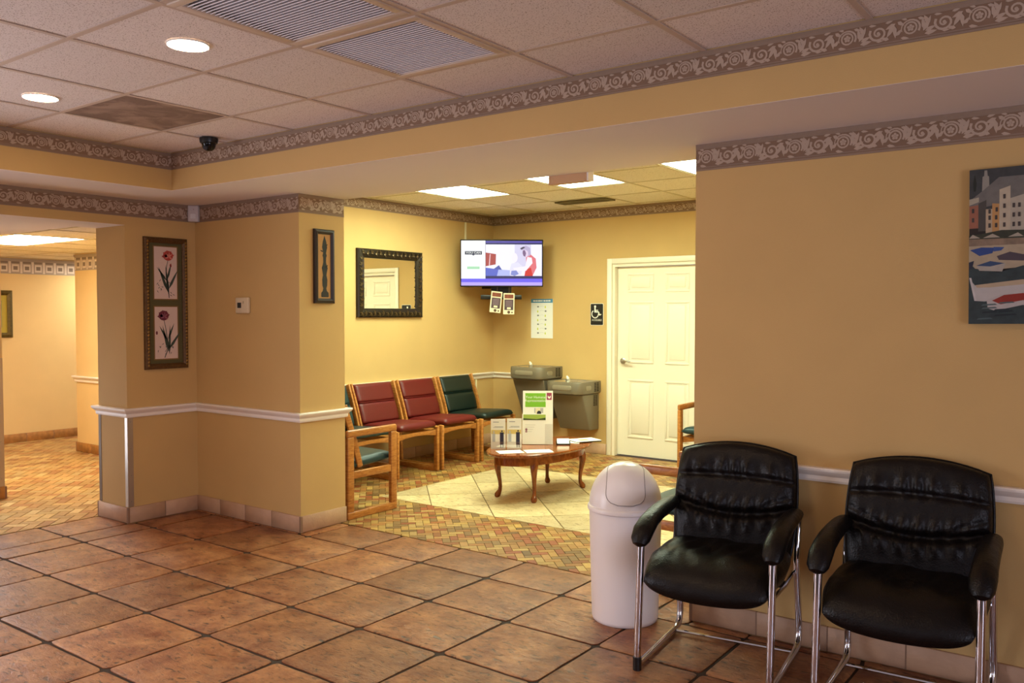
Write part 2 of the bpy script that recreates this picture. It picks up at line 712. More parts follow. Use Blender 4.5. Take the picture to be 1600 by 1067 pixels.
tcache = {}
for j in range(len(yl) - 1):
    for i in range(len(xl) - 1):
        cells = [(xl[i], xl[i + 1])]
        y0, y1 = yl[j], yl[j + 1]
        if j == len(yl) - 2:
            for br in (xJ, xR):
                cells = [c for (a, b) in cells for c in (((a, br), (br, b)) if a < br < b else ((a, b),))]
        for a, b in cells:
            yy1, yy0 = y1, y0
            aa = a
            if j >= 6 and a < xL - .01:
                continue_flag = y0 >= yE
                if continue_flag:
                    continue
                yy1 = min(y1, yE)
            if j == len(yl) - 2:
                if b <= xJ + .001:
                    yy1 = yP
                elif a >= xR - .001:
                    yy1 = yR
            w, d = b - aa, yy1 - yy0
            if w < .02 or d < .02:
                continue
            key = (round(w, 2), round(d, 2), random.randrange(5))
            if key not in tcache:
                tcache[key] = tile_mesh(w, d, len(tcache))
                tcache[key].materials.append(TILE)
            o = bpy.data.objects.new('tile', tcache[key])
            COL.objects.link(o)
            o.parent = floor
            o.location = ((aa + b) / 2, (yy0 + yy1) / 2, 0)

# waiting alcove floor: herringbone mosaic around a field of diagonal beige tiles
BX0, BX1, BY0, BY1 = -4.97, -2.25, 4.93, 6.66
afloor = MB().box(xAL, xAR, yM, YN, -.12, -.005).build('floor_alcove', GROUTM)
struct(afloor)
cfloor = MB().box(-10.6, xE, .4, 6.6, -.12, -.005)
cfloor = cfloor.build('floor_corridor', GROUTM)
struct(cfloor)
PAL = [lin(c) for c in ('#b8924e', '#a87a40', '#a06a34', '#965628', '#b0834c', '#8c6a3e', '#7a5a32', '#b8955a', '#98502c', '#ac8244')]


PAL2 = [lin(c) for c in ('#c4a264', '#b89058', '#bc965c', '#ac7e48', '#c8ac74', '#a87444', '#b4905a')]


def herringbone(rects, a, gap, pal=PAL):
    """clipped herringbone bricks (polygon, colour) laid at 45 degrees"""
    out = []
    c45 = math.sqrt(.5)
    X0 = min(r[0] for r in rects); X1 = max(r[1] for r in rects)
    Y0 = min(r[2] for r in rects); Y1 = max(r[3] for r in rects)
    cx, cy = (X0 + X1) / 2, (Y0 + Y1) / 2
    n = int((X1 - X0 + Y1 - Y0) / a / 1.4) + 4
    for i in range(-n, n):
        for j in range(-n, n):
            t = (i - j) % 4
            if t == 0:
                u0, u1, v0, v1 = i * a, (i + 2) * a, j * a, (j + 1) * a
            elif t == 3:
                u0, u1, v0, v1 = i * a, (i + 1) * a, j * a, (j + 2) * a
            else:
                continue
            g = gap / 2
            P = [(u0 + g, v0 + g), (u1 - g, v0 + g), (u1 - g, v1 - g), (u0 + g, v1 - g)]
            Q = [(cx + (u - v) * c45, cy + (u + v) * c45) for u, v in P]
            mxx = [p[0] for p in Q]; mxy = [p[1] for p in Q]
            if max(mxx) < X0 or min(mxx) > X1 or max(mxy) < Y0 or min(mxy) > Y1:
                continue
            col = random.choice(pal)
            f = random.uniform(.78, 1.12)
            col = (col[0] * f, col[1] * f, col[2] * f, 1)
            for r in rects:
                q = clip_poly(Q, *r)
                if q and poly_area(q) > a * a * .1:
                    out.append((q, col))
    return out


def brick_mesh(items, name):
    vs, fs, cols = [], [], []
    for q, col in items:
        n = len(q)
        o = len(vs)
        vs += [(p[0], p[1], -.0049) for p in q] + [(p[0], p[1], 0.0) for p in q]
        fs.append([o + n + k for k in range(n)])
        fs += [(o + k, o + (k + 1) % n, o + n + (k + 1) % n, o + n + k) for k in range(n)]
        cols += [col] * (n + 1)
    me = bpy.data.meshes.new(name)
    me.from_pydata(vs, [], fs)
    at = me.attributes.new('brick_tint', 'FLOAT_COLOR', 'FACE')
    at.data.foreach_set('color', [v for c in cols for v in c])
    me.materials.append(BRICK)
    return me


rects = [(xAL, xAR, yM, BY0 - .004), (xAL, xAR, BY1 + .004, yAF), (xAL, BX0 - .004, BY0, BY1), (BX1 + .004, xAR, BY0, BY1)]
bricks = herringbone(rects, .052, .004)


def nearest(b):
    q = b[0]
    cx = sum(p[0] for p in q) / len(q)
    cy = sum(p[1] for p in q) / len(q)
    vis = -4.45 + (cy - 4.15) * -.6 < cx < -2.35
    return (0 if vis and poly_area(q) > .003 else 1, cy)


bricks.sort(key=nearest)
for it in bricks[:290]:
    q = it[0]
    cx = sum(p[0] for p in q) / len(q)
    cy = sum(p[1] for p in q) / len(q)
    o = obj('brick', brick_mesh([([(p[0] - cx, p[1] - cy) for p in q], it[1])], 'brick'), None, afloor)
    o.location = (cx, cy, 0)
rest = obj('mosaic_bricks', brick_mesh(bricks[290:], 'mosaic_bricks'), None, afloor)
rest['kind'] = 'stuff'
cb = herringbone([(-10.37, xE - .004, 3.08, 6.5), (-7.31, xE - .004, .5, 3.08)], .075, .006, PAL2)
rest = obj('mosaic_bricks', brick_mesh(cb, 'corridor_bricks'), None, cfloor)
rest['kind'] = 'stuff'
# beige diagonal tiles
S = .43
c45 = math.sqrt(.5)
for i in range(-6, 14):
    for j in range(-14, 14):
        # grout family x+y = .507 + .605 k
        u0, v0 = .507 * c45 + i * S, -9.9 * c45 + j * S
        g = .004
        P = [(u0 + g, v0 + g), (u0 + S - g, v0 + g), (u0 + S - g, v0 + S - g), (u0 + g, v0 + S - g)]
        Q = [((u + v) * c45, (u - v) * c45) for u, v in P]
        q = clip_poly(Q, BX0, BX1, BY0, BY1)
        if q and poly_area(q) > .002:
            if sum(q[k - 1][0] * q[k][1] - q[k][0] * q[k - 1][1] for k in range(len(q))) < 0:
                q = q[::-1]
            cx = sum(p[0] for p in q) / len(q)
            cy = sum(p[1] for p in q) / len(q)
            MB().prism([(p[0] - cx, p[1] - cy) for p in q], 'z', -.0049, .0005).build('beige_tile', BEIGE, afloor, loc=(cx, cy, 0))

# ------------------------------------------------------------------ walls
def wall(name, boxes, m):
    mb = MB()
    for b in boxes:
        mb.box(*b)
    return struct(mb.build(name, m))


TOP = 2.75
wall('wall_pillar', [(xE, xL, yE, yJ, -.1, TOP), (xL, xJ, yP, yJ, -.1, TOP)], PAINT)
wall('wall_right', [(xR, XE, yR, yJ, -.1, TOP)], PAINT)
wall('wall_alcove_left', [(xE, xAL, yJ, YN, -.1, TOP)], PAINT)
DX0, DX1, DZ = -4.485, -3.52, 1.985
wall('wall_alcove_back', [(xAL, DX0, yAF, YN, -.1, TOP), (DX1, xAR + .15, yAF, YN, -.1, TOP), (DX0, DX1, yAF, YN, DZ, TOP)], PAINT)
wall('wall_alcove_right', [(xAR, xAR + .15, yJ, yAF, -.1, TOP)], PAINT)
# lobby left wall: head over the corridor opening, added entrance glazing nearer than the view
wall('wall_left', [(xE, xL, 1.45, yE, zH, TOP), (xE, xL, .75, 1.45, -.1, TOP), (xE, xL, -1.55, .75, 2.15, TOP), (xE, xL, YS, -1.55, -.1, TOP)], PAINT)
wall('wall_east', [(XE, XE + .12, YS, -2.0, -.1, TOP), (XE, XE + .12, .8, yR + .4, -.1, TOP), (XE, XE + .12, -2.0, .8, -.1, .2), (XE, XE + .12, -2.0, .8, 2.2, TOP)], PAINT)
wall('wall_rear', [(xE, -3.0, YS - .12, YS, -.1, TOP), (.6, XE + .12, YS - .12, YS, -.1, TOP), (-3.0, .6, YS - .12, YS, -.1, .4), (-3.0, .6, YS - .12, YS, 2.1, TOP)], PAINT)
# ceiling beams (dropped soffit) round the raised lobby ceiling
wall('wall_beam_front', [(xB, XE, yB, yR, zS, TOP), (xB, xR, yR, yJ, zS, TOP)], PAINT)
wall('wall_beam_left', [(xL, xB, YS, yP, zS, TOP)], PAINT)
sof = MB().box(xL + .001, XE, yB, yR, zS - .0012, zS)
sof.box(xJ, xR, yR, yJ, zS - .0012, zS).box(xL + .001, xB, YS, yB, zS - .0012, zS).box(xE, xL, 1.45, yE, zH - .0012, zH)
struct(sof.build('ceiling_soffit', SOFFIT))

# corridor beyond the opening
wall('wall_corridor_far', [(-10.55, -10.37, .4, 6.6, -.1, 2.6)], PAINT_CORR)
wall('wall_corridor_back', [(-9.22, xE, 4.625, 4.8, -.1, 2.6)], PAINT_CORR)
wall('wall_corridor_near', [(-7.45, -7.31, .4, 1.3, -.1, 2.6), (-7.45, -7.31, 2.9, 3.08, -.1, 2.6), (-7.45, -7.31, 1.3, 2.9, 2.02, 2.6), (-10.37, -7.45, 2.95, 3.08, -.1, 2.6)], PAINT_CORR)
wall('wall_corridor_end', [(-10.37, -9.22, 6.45, 6.6, -.1, 2.6), (-7.31, xE, .4, .5, -.1, 2.6)], PAINT_CORR)
struct(MB().box(-7.31, xE, .5, 3.08, zH, zH + .1).build('ceiling_vestibule', SOFFIT))

# ------------------------------------------------------------------ ceilings
def grid_ceiling(name, xs, ys, z, panel_m, bar_m, skip=(), special=None):
    """suspended ceiling: each lay-in panel and each tee bar is a part"""
    root = struct(MB().box(xs[0], xs[-1], ys[0], ys[-1], z + .08, z + .12).build(name, VOID))
    cache = {}
    for i in range(len(xs) - 1):
        for j in range(len(ys) - 1):
            if (i, j) in skip:
                continue
            w, d = xs[i + 1] - xs[i] - .012, ys[j + 1] - ys[j] - .012
            if w < .03 or d < .03:
                continue
            k = (round(w, 3), round(d, 3))
            if k not in cache:
                cache[k] = MB().box(-w / 2, w / 2, -d / 2, d / 2, .004, .018).mesh('ceiling_panel')
                cache[k].materials.append(panel_m)
            me = cache[k]
            if special and (i, j) in special:
                me = cache[k].copy()
                me.materials[0] = special[(i, j)]
            o = bpy.data.objects.new('ceiling_panel', me)
            COL.objects.link(o)
            o.parent = root
            o.location = ((xs[i] + xs[i + 1]) / 2, (ys[j] + ys[j + 1]) / 2, z)
    for xx in xs[1:-1]:
        MB().box(-.012, .012, ys[0], ys[-1], 0, .003).build('tee_bar', bar_m, root, loc=(xx, 0, z))
    for yy in ys[1:-1]:
        MB().box(xs[0], xs[-1], -.012, .012, .0004, .0034).build('tee_bar', bar_m, root, loc=(0, yy, z))
    return root


def lattice(x0, x1, ref, step):
    k0 = math.ceil((x0 + .02 - ref) / step)
    out = [x0]
    while ref + k0 * step < x1 - .02:
        out.append(ref + k0 * step)
        k0 += 1
    return out + [x1]


LX = lattice(xB, XE, -2.062, .622)
LY = lattice(-.4, yB, 2.222, .575)


def cell(xs, ys, px, py):
    return (max(i for i in range(len(xs)) if xs[i] <= px), max(j for j in range(len(ys)) if ys[j] <= py))


g1, g2 = cell(LX, LY, -2.37, 1.93), cell(LX, LY, -2.37, 2.5)
stain = cell(LX, LY, -4.25, 2.5)
ceil_lobby = grid_ceiling('ceiling_lobby', LX, LY, zT, CEIL, TBAR, skip=(g1, g2), special={stain: CEIL_ST})
struct(MB().box(xB, XE, YS, -.4, zT, zT + .05).build('ceiling_lobby_rear', CEIL))

AX = lattice(xAL, xAR, -4.152, .604)
AY = lattice(yJ, yAF, 6.45, .604)
lights = [(-5.36, -4.756), (-4.152, -3.548), (-2.944, -2.34)]
skipA = set()
for a, b in lights:
    for py in (6.2, 5.6):
        skipA.add(cell(AX, AY, (a + b) / 2, py))
slot = cell(AX, AY, -4.45, 7.2)
ceil_alc = grid_ceiling('ceiling_alcove', AX, AY, zA, CEIL2, TBAR2, skip=skipA)
CX = lattice(-10.37, xE, -7.265, .61)
CY = lattice(3.08, 6.45, 3.18, .61)
skipC = {cell(CX, CY, -7.6, 3.4), cell(CX, CY, -8.2, 3.4)}
ceil_cor = grid_ceiling('ceiling_corridor', CX, CY, zC, CEIL2, TBAR2, skip=skipC)


def light_panel(name, label, x0, x1, y0, y1, z, em, group=None):
    t = thing(name, label, 'ceiling light', ((x0 + x1) / 2, (y0 + y1) / 2, z), 0, group)
    w, d = (x1 - x0) / 2 - .014, (y1 - y0) / 2 - .014
    fr = MB()
    for b in ((-w, w, -d, -d + .02), (-w, w, d - .02, d), (-w, -w + .02, -d + .02, d - .02), (w - .02, w, -d + .02, d - .02)):
        fr.box(*b, .004, .03)
    fr.build('frame', TRIMW, t)
    MB().box(-w + .0205, w - .0205, -d + .0205, d - .0205, .008, .02).build('diffuser', em, t)
    return t


PAN = emat('fluorescent_diffuser', '#eeffdc', PANEL_E)
PANC = emat('corridor_diffuser', '#fff4e0', CORR_E)
for (a, b), lb in zip(lights, ('square-looking lit ceiling panel nearest the wall mirror', 'lit ceiling panel partly hidden by the hanging tan sign box', 'lit ceiling panel cut off by the edge of the right wall')):
    light_panel('fluorescent_panel', lb, a, b, 6.45 - 1.208, 6.45, zA, PAN, 'fluorescent panels in the waiting alcove')
light_panel('fluorescent_panel', 'added ceiling panel hidden round the corridor bend, brightens the far wall', -10.1, -9.49, 5.3, 5.9, zC - .008, PANC)  # added, out of view; brightens the corridor far wall
light_panel('fluorescent_panel', 'lit ceiling panel in the corridor beyond the left opening', -7.265 - 1.22, -7.265, 3.18, 3.79, zC, PANC)

# slot diffuser near the alcove back wall
t = thing('air_vent', 'dark narrow slot air vent in the waiting alcove ceiling', 'vent', (-4.45, 7.19, zA - .014))
fr = MB().box(-.29, .29, -.09, -.075, 0, .013).box(-.29, .29, .075, .09, 0, .013).box(-.29, -.275, -.075, .075, 0, .013).box(.275, .29, -.075, .075, 0, .013)
DVENT = mat('vent_olive', '#6f6544', .6)
fr.build('frame', DVENT, t)
MB().box(-.274, .274, -.074, .074, .011, .0135).build('backing', VOID, t)
for k in range(5):
    MB().box(-.274, .274, -.006, .006, 0.001, .011).build('slat', DVENT, t, loc=(0, -.056 + .028 * k, 0))

# two return-air grilles in the lobby ceiling
GRL = mat('grille_white', '#e4dcdc', .45)
GRF = mat('grille_frame', '#cbb6a2', .5)


def grille(c, label):
    x0, x1, y0, y1 = LX[c[0]], LX[c[0] + 1], LY[c[1]], LY[c[1] + 1]
    t = thing('return_grille', label, 'air grille', ((x0 + x1) / 2, (y0 + y1) / 2, zT), 0, 'return air grilles in the lobby ceiling')
    w, d = (x1 - x0) / 2 - .013, (y1 - y0) / 2 - .013
    f = .035
    fr = MB()
    for b in ((-w, w, -d, -d + f), (-w, w, d - f, d), (-w, -w + f, -d + f, d - f), (w - f, w, -d + f, d - f)):
        fr.box(*b, -.004, .012)
    fr.build('frame', GRF, t, bevel=.002)
    MB().box(-w + f, w - f, -d + f, d - f, .03, .034).build('backing', mat('grille_backing', '#c9c3c6', .8), t)
    n = 27
    sl = None
    for k in range(n):
        yy = -d + f + (k + .5) * (2 * d - 2 * f) / n
        if sl is None:
            sl = MB().add([(-w + f + .001, -.008, 0), (w - f - .001, -.008, 0), (w - f - .001, .006, .014), (-w + f + .001, .006, .014),
                           (-w + f + .001, -.006, -.002), (w - f - .001, -.006, -.002), (w - f - .001, .008, .012), (-w + f + .001, .008, .012)],
                          [(0, 1, 2, 3), (7, 6, 5, 4), (0, 4, 5, 1), (1, 5, 6, 2), (2, 6, 7, 3), (3, 7, 4, 0)]).mesh('slat')
            sl.materials.append(GRL)
        o = bpy.data.objects.new('slat', sl)
        COL.objects.link(o)
        o.parent = t
        o.location = (0, yy, 0)
    return t


grille(g1, 'louvred return air grille at the top edge of the photo')
grille(g2, 'louvred return air grille nearer the beam, wholly inside the photo')

DOWN = emat('downlight_lamp', '#ffdcb0', DOWN_E)
for (dx, dy), lb in (((-3.01, 1.96), 'round recessed downlight, the larger one nearer the grilles'), ((-4.31, 2.01), 'round recessed downlight nearest the left photo edge')):
    t = thing('downlight', lb, 'ceiling light', (dx, dy, zT), 0, 'recessed downlights in the lobby ceiling')
    MB().lathe([(.080, .003), (.080, -.003), (.0765, -.0035), (.0755, .0035)], n=32, capb=False, capt=False).build('trim_ring', TRIMW, t, smooth=True)
    MB().lathe([(.0752, -.002), (.0752, .003)], n=32).build('lens', DOWN, t)
# unseen downlights: one continues the row, the rear one is added light
for dx, dy, lb in ((-1.71, 1.95, 'round recessed downlight just above the top photo edge'), (-1.71, -.2, 'added round downlight overhead on the side of the guest chairs, unseen')):
    t = thing('downlight', lb, 'ceiling light', (dx, dy, zT), 0, 'recessed downlights outside the view')
    MB().lathe([(.080, .003), (.080, -.003), (.0765, -.0035), (.0755, .0035)], n=32, capb=False, capt=False).build('trim_ring', TRIMW, t, smooth=True)
    MB().lathe([(.0752, -.002), (.0752, .003)], n=32).build('lens', DOWN, t)

# ------------------------------------------------------------------ chair rails, baseboards, borders
RAIL = [(0, zr0), (.012, zr0), (.016, zr0 + .010), (.016, zr0 + .026), (.030, zr0 + .040), (.038, zr0 + .050), (.040, zr1 - .006), (.036, zr1), (0, zr1)]
pth_pillar = [(xE, yE + .6), (xE, yE), (xL, yE), (xL, yP), (xJ, yP), (xJ, yJ), (xJ - .6, yJ)]
pth_right = [(xR, yJ - .02), (xR, yR), (XE, yR)]
pth_alc = [(xAL, yJ + .03), (xAL, yAF), (-5.45, yAF)]
pth_cor = [(-9.22, 4.63), (-9.22, 4.625), (xE, 4.625)]
for k, p in enumerate((pth_pillar, pth_right, pth_alc, pth_cor)):
    struct(sweep(p, RAIL).build('trim_%d' % (k + 1), TRIMW))
ntrim = 4


def base_run(side, path, m, seg=.325, h=zb):
    """tile baseboard: every tile a part of the run"""
    root = struct(sweep(path, [(0, 0.001), (.0128, 0.001), (.0128, h - .0015), (0, h - .0015)]).build('baseboard_' + side, BASEJ))
    for a, b in zip(path[:-1], path[1:]):
        dx, dy = b[0] - a[0], b[1] - a[1]
        l = math.hypot(dx, dy)
        n = max(1, round(l / seg))
        if l < .05:
            continue
        ang = math.atan2(dy, dx)
        me = MB().box(.0015, l / n - .0015, -.014, 0, 0.001, h).mesh('baseboard_tile', bevel=.003, seg=1)
        me.materials.append(m)
        for k in range(n):
            o = bpy.data.objects.new('baseboard_tile', me)
            COL.objects.link(o)
            o.parent = root
            o.location = (a[0] + dx * k / n, a[1] + dy * k / n, 0)
            o.rotation_euler = (0, 0, ang)
    return root


base_run('pillar', [(xE, yE + .6), (xE, yE), (xL, yE), (xL, yP), (xJ, yP), (xJ, yJ)], BASET)
base_run('right', [(xR, yJ), (xR, yR), (XE, yR)], BASET)
base_run('alcove', [(xAL, yJ), (xAL, yAF), (-4.545, yAF)], BASET)
base_run('corridor_far', [(-10.37, 3.08), (-10.37, 6.45)], BASEM, .3, .1)
base_run('corridor_back', [(-9.22, 4.75), (-9.22, 4.625), (xE, 4.625)], BASEM, .3, .1)
base_run('corridor_near', [(-7.31, 2.92), (-7.31, 3.08), (-7.6, 3.08)], BASEM, .3, .1)


def scroll_unit(mb, x0, z0, L, Hh, y):
    """one repeat of the acanthus scroll print: rosette and spiral with leaves; Hh zone height"""
    def P(u, v):
        return (x0 + u * L, z0 + v * Hh)

    def ring(u, v, r0, w, n=14):
        c = P(u, v)
        pts = [(c[0] + r0 * Hh * math.cos(2 * PI * i / n), c[1] + r0 * Hh * math.sin(2 * PI * i / n)) for i in range(n + 1)]
        mb.ribbon(pts, w * Hh, y)
    ring(.25, .5, .30, .09)
    c = P(.25, .5)
    for k in range(5):
        a = k * 2 * PI / 5 + .3
        mb.disc(c[0] + .12 * Hh * math.cos(a), c[1] + .12 * Hh * math.sin(a), .075 * Hh, y, 7)
    mb.disc(c[0], c[1], .05 * Hh, y - .0004, 6)
    # outer sweep round the rosette joining the spiral
    pts = []
    for k in range(12):
        a = math.radians(200 - k * 21)
        pts.append((c[0] + .46 * Hh * math.cos(a), c[1] + .42 * Hh * math.sin(a)))
    mb.ribbon(pts, [.05 * Hh + .006 * Hh * k for k in range(12)], y + .0002)
    # spiral
    d = P(.75, .5)
    pts, w = [], []
    for k in range(22):
        f = k / 21
        a = math.radians(150 + f * 560)
        r = (.44 - .36 * f) * Hh
        pts.append((d[0] + r * math.cos(a) * 1.05, d[1] + r * math.sin(a)))
        w.append((.13 - .05 * f) * Hh)
    mb.ribbon(pts, w, y)
    mb.disc(d[0], d[1], .09 * Hh, y - .0004, 8)
    # leaves
    for kk, (u, v, a, ln, ww) in enumerate(((.44, .22, 62, .78, .26), (.46, .28, 100, .70, .22), (.47, .20, 22, .55, .22), (.46, .06, 8, .62, .24), (.52, .60, 118, .50, .22),
                            (.50, .50, 70, .50, .18), (1.0, .80, 238, .74, .26), (1.02, .86, 205, .58, .22), (1.0, .76, 275, .70, .22), (.05, .92, 325, .42, .20),
                            (.03, .20, 48, .42, .20), (.92, .08, 165, .44, .2), (.36, .96, 340, .40, .16), (.10, .04, 350, .44, .16), (.60, .97, 355, .40, .14), (.86, .96, 10, .40, .14), (.20, .97, 170, .3, .12), (.72, .04, 5, .4, .12))):
        q = P(u, v)
        mb.leaf(q[0], q[1], math.radians(a), ln * Hh, ww * Hh, y - .0001 - .00006 * kk)


def border(path, z0, z1, period=.212):
    """wallpaper border: ground strip, upper and lower bands, printed scrolls"""
    global ntrim
    ntrim += 1
    h = z1 - z0
    root = struct(sweep(path, [(0, z0), (.0012, z0), (.0012, z1), (0, z1)]).build('trim_%d' % ntrim, BORD))
    sweep(path, [(0.0012, z1 - .20 * h), (.0030, z1 - .20 * h), (.0045, z1 - .10 * h), (.0045, z1), (.0012, z1)]).build('upper_band', BORDB, root)
    sweep(path, [(0.0012, z0), (.0030, z0), (.0030, z0 + .07 * h), (.0012, z0 + .07 * h)]).build('lower_band', BORDB, root)
    sweep(path, [(0.0012, z0 + .10 * h), (.0030, z0 + .10 * h), (.0030, z0 + .145 * h), (.0012, z0 + .145 * h)]).build('lower_band', BORDB, root)
    for a, b in zip(path[:-1], path[1:]):
        dx, dy = b[0] - a[0], b[1] - a[1]
        l = math.hypot(dx, dy)
        if l < .08:
            continue
        n = max(1, round(l / period))
        mb = MB()
        for k in range(n):
            scroll_unit(mb, k * l / n, z0 + .17 * h, l / n, .61 * h, -.0022)
        mb.v = [(min(max(v[0], 0.002), l - .002), v[1], v[2]) for v in mb.v]
        o = mb.build('scroll_print', BORDO, root, loc=(a[0], a[1], 0), fix=False, rotz=math.atan2(dy, dx))
        o['kind'] = 'stuff'
    return root


border([(xL, 1.0), (xL, yP), (xJ, yP), (xJ, yJ)], zSb, zS)
border([(xR, yR), (2.2, yR)], zSb, zS)
border([(xB, .6), (xB, yB), (2.2, yB)], zTb, zT)
border([(xAL, yJ + .02), (xAL, yAF), (xAR, yAF)], zAb, zA)


def box_border(path, z0, z1, period=.125):
    """corridor border: dentil row of little framed boxes"""
    global ntrim
    ntrim += 1
    h = z1 - z0
    G1, G2, G3 = mat('border_taupe', '#a99b8e', .8), mat('border_pale', '#d8cbbd', .8), mat('border_dark', '#85776a', .8)
    root = struct(sweep(path, [(0, z0), (.0012, z0), (.0012, z1), (0, z1)]).build('trim_%d' % ntrim, G1))
    sweep(path, [(0.0012, z1 - .16 * h), (.006, z1 - .16 * h), (.010, z1), (.0012, z1)]).build('upper_band', G1, root)
    for a, b in zip(path[:-1], path[1:]):
        dx, dy = b[0] - a[0], b[1] - a[1]
        l = math.hypot(dx, dy)
        if l < .1:
            continue
        n = round(l / period)
        pale, dark = MB(), MB()
        p = l / n
        for k in range(n):
            x0 = k * p
            dark.rect(x0 + .25 * p, x0 + .95 * p, z0 + .68 * h, z0 + .80 * h, -.002)
            pale.rect(x0 + .02 * p, x0 + .22 * p, z0 + .05 * h, z0 + .80 * h, -.002)
            pale.rect(x0 + .30 * p, x0 + .92 * p, z0 + .14 * h, z0 + .62 * h, -.002)
            dark.rect(x0 + .42 * p, x0 + .80 * p, z0 + .26 * h, z0 + .50 * h, -.0028)
            dark.rect(x0 + .23 * p, x0 + .255 * p, z0 + .02 * h, z0 + .62 * h, -.002)
        for mb, m, nm in ((pale, G2, 'box_print'), (dark, G3, 'dark_print')):  # pale and dark parts are printed pattern
            o = mb.build(nm, m, root, loc=(a[0], a[1], 0), fix=False, rotz=math.atan2(dy, dx))
            o['kind'] = 'stuff'


box_border([(-10.37, 3.08), (-10.37, 6.45)], 1.92, zC - .005)
box_border([(-9.22, 4.63), (-9.22, 4.625), (xE, 4.625)], 1.925, zC - .005)

# metal corner guards
for nm, (gx, gy, sx, sy, z0, z1), lb in (('a', (xL, yE, 1, -1, zb + .002, zr0), 'pale metal corner guard with screws on the tulip picture pillar'),
                                         ('b', (xE, yE, -1, -1, zb + .002, zr0), 'dull metal corner guard on the pillar edge beside the corridor'),
                                         ('c', (-7.31, 3.08, 1, 1, .1, 1.12), 'pale metal corner guard at the left photo edge')):
    t = thing('corner_guard', lb, 'corner guard', (gx, gy, z0))
    h = z1 - z0
    mb = MB()
    xa, xb = sorted((-.032 * sx, .002 * sx))
    ya, yb = sorted((0.0005 * sy, .0025 * sy))
    mb.box(xa, xb, ya, yb, 0, h)
    ya, yb = sorted((-.040 * sy, .002 * sy))
    xa, xb = sorted((0.0005 * sx, .0025 * sx))
    mb.box(xa, xb, ya, yb, 0, h)
    mb.build('guard', ALU if nm != 'b' else mat('dull_guard', '#7a6a58', .6, .3), t)
    for f in (.06, .35, .65, .95):
        s = MB().lathe([(.004, 0), (.004, .0012), (.002, .002)], n=8)
        s.xf(Matrix.Rotation(PI / 2 * sx, 4, 'Y'))
        s.build('screw', INKG, t, loc=(.0025 * sx, -.022 * sy, h * f))

# ------------------------------------------------------------------ door with frame
tr = MB()
for b in ((DX0 - .055, DX0, 0, DZ + .055), (DX1, DX1 + .055, 0, DZ + .055), (DX0, DX1, DZ, DZ + .055)):
    tr.box(b[0], b[1], yAF - .018, yAF, b[2], b[3])
ntrim += 1
dfr = struct(tr.build('trim_%d' % ntrim, TRIMW if False else DOORW, bevel=.004))
jm = MB().box(DX0, DX0 + .03, yAF, yAF + .15, 0, DZ).box(DX1 - .03, DX1, yAF, yAF + .15, 0, DZ).box(DX0 + .03, DX1 - .03, yAF, yAF + .15, DZ - .03, DZ)
jm.build('door_jamb', DOORW, dfr)
SX0, SX1, SY = DX0 + .033, DX1 - .033, yAF + .055
dr = struct(MB().box(SX0, SX1, SY, SY + .035, .012, DZ - .034).build('door_1', DOORW))
wd_ = SX1 - SX0
cols = ((-4.330, -4.035), (-3.905, -3.645))
for (z0, z1) in ((1.690, 1.885), (.965, 1.600), (.195, .800)):
    for (a, b) in cols:
        # recessed moulding and raised field
        mo = MB()
        m_ = .022
        for bb in ((a, b, z0, z0 + m_), (a, b, z1 - m_, z1), (a, a + m_, z0 + m_, z1 - m_), (b - m_, b, z0 + m_, z1 - m_)):
            mo.prism([(bb[0], bb[2]), (bb[1], bb[2]), (bb[1], bb[3]), (bb[0], bb[3])], 'y', SY - .007, SY)
        mo.build('panel_moulding', DOORW, dr, bevel=.005)
        MB().box(a + .045, b - .045, SY - .006, SY, z0 + .045, z1 - .045).build('door_panel', DOORW, dr, bevel=.005)
h = MB().tube([(-4.385, SY, .985), (-4.385, SY - .045, .985), (-4.383, SY - .055, .985), (-4.30, SY - .058, .985), (-4.27, SY - .055, .984)], [.010, .010, .0105, .009, .008], 10)
hd = h.build('handle', SATIN, dr, smooth=True)
ro = MB().lathe([(.032, 0), (.032, .006), (.024, .012)], n=24).xf(Matrix.Translation((-4.385, SY, .985)) @ Matrix.Rotation(PI / 2, 4, 'X'))
ro.build('rosette', SATIN, hd, smooth=True)

# windows added outside the view, the daylight lamps stand behind them
GLASS, nt, b = new_mat('window_glass')
N, L = nt.nodes, nt.links
trn = N.new('ShaderNodeBsdfTransparent')
gls = N.new('ShaderNodeBsdfGlossy')
gls.inputs['Roughness'].default_value = .02
mxs = N.new('ShaderNodeMixShader')
mxs.inputs[0].default_value = .06
L.new(trn.outputs[0], mxs.inputs[1])
L.new(gls.outputs[0], mxs.inputs[2])
L.new(mxs.outputs[0], N['Material Output'].inputs['Surface'])


def window(k, axis, c, a0, a1, z0, z1, panes):
    def bx(mb, s0, s1, d0, d1, zz0, zz1):
        if axis == 'x':
            return mb.box(c + d0, c + d1, s0, s1, zz0, zz1)
        return mb.box(s0, s1, c + d0, c + d1, zz0, zz1)
    mb = MB()
    w = .05
    bx(mb, a0, a1, -.03, .03, z0, z0 + w)
    bx(mb, a0, a1, -.03, .03, z1 - w, z1)
    for i in range(panes + 1):
        s = a0 + (a1 - a0 - w) * i / panes
        bx(mb, s, s + w, -.03, .03, z0 + w, z1 - w)
    fr = struct(mb.build('window_%d' % k, mat('window_frame', '#4a423c', .4)))
    for i in range(panes):
        s = a0 + (a1 - a0 - w) * i / panes
        bx(MB(), s + w, s + (a1 - a0 - w) / panes, -.004, .004, z0 + w, z1 - w).build('pane', GLASS, fr)


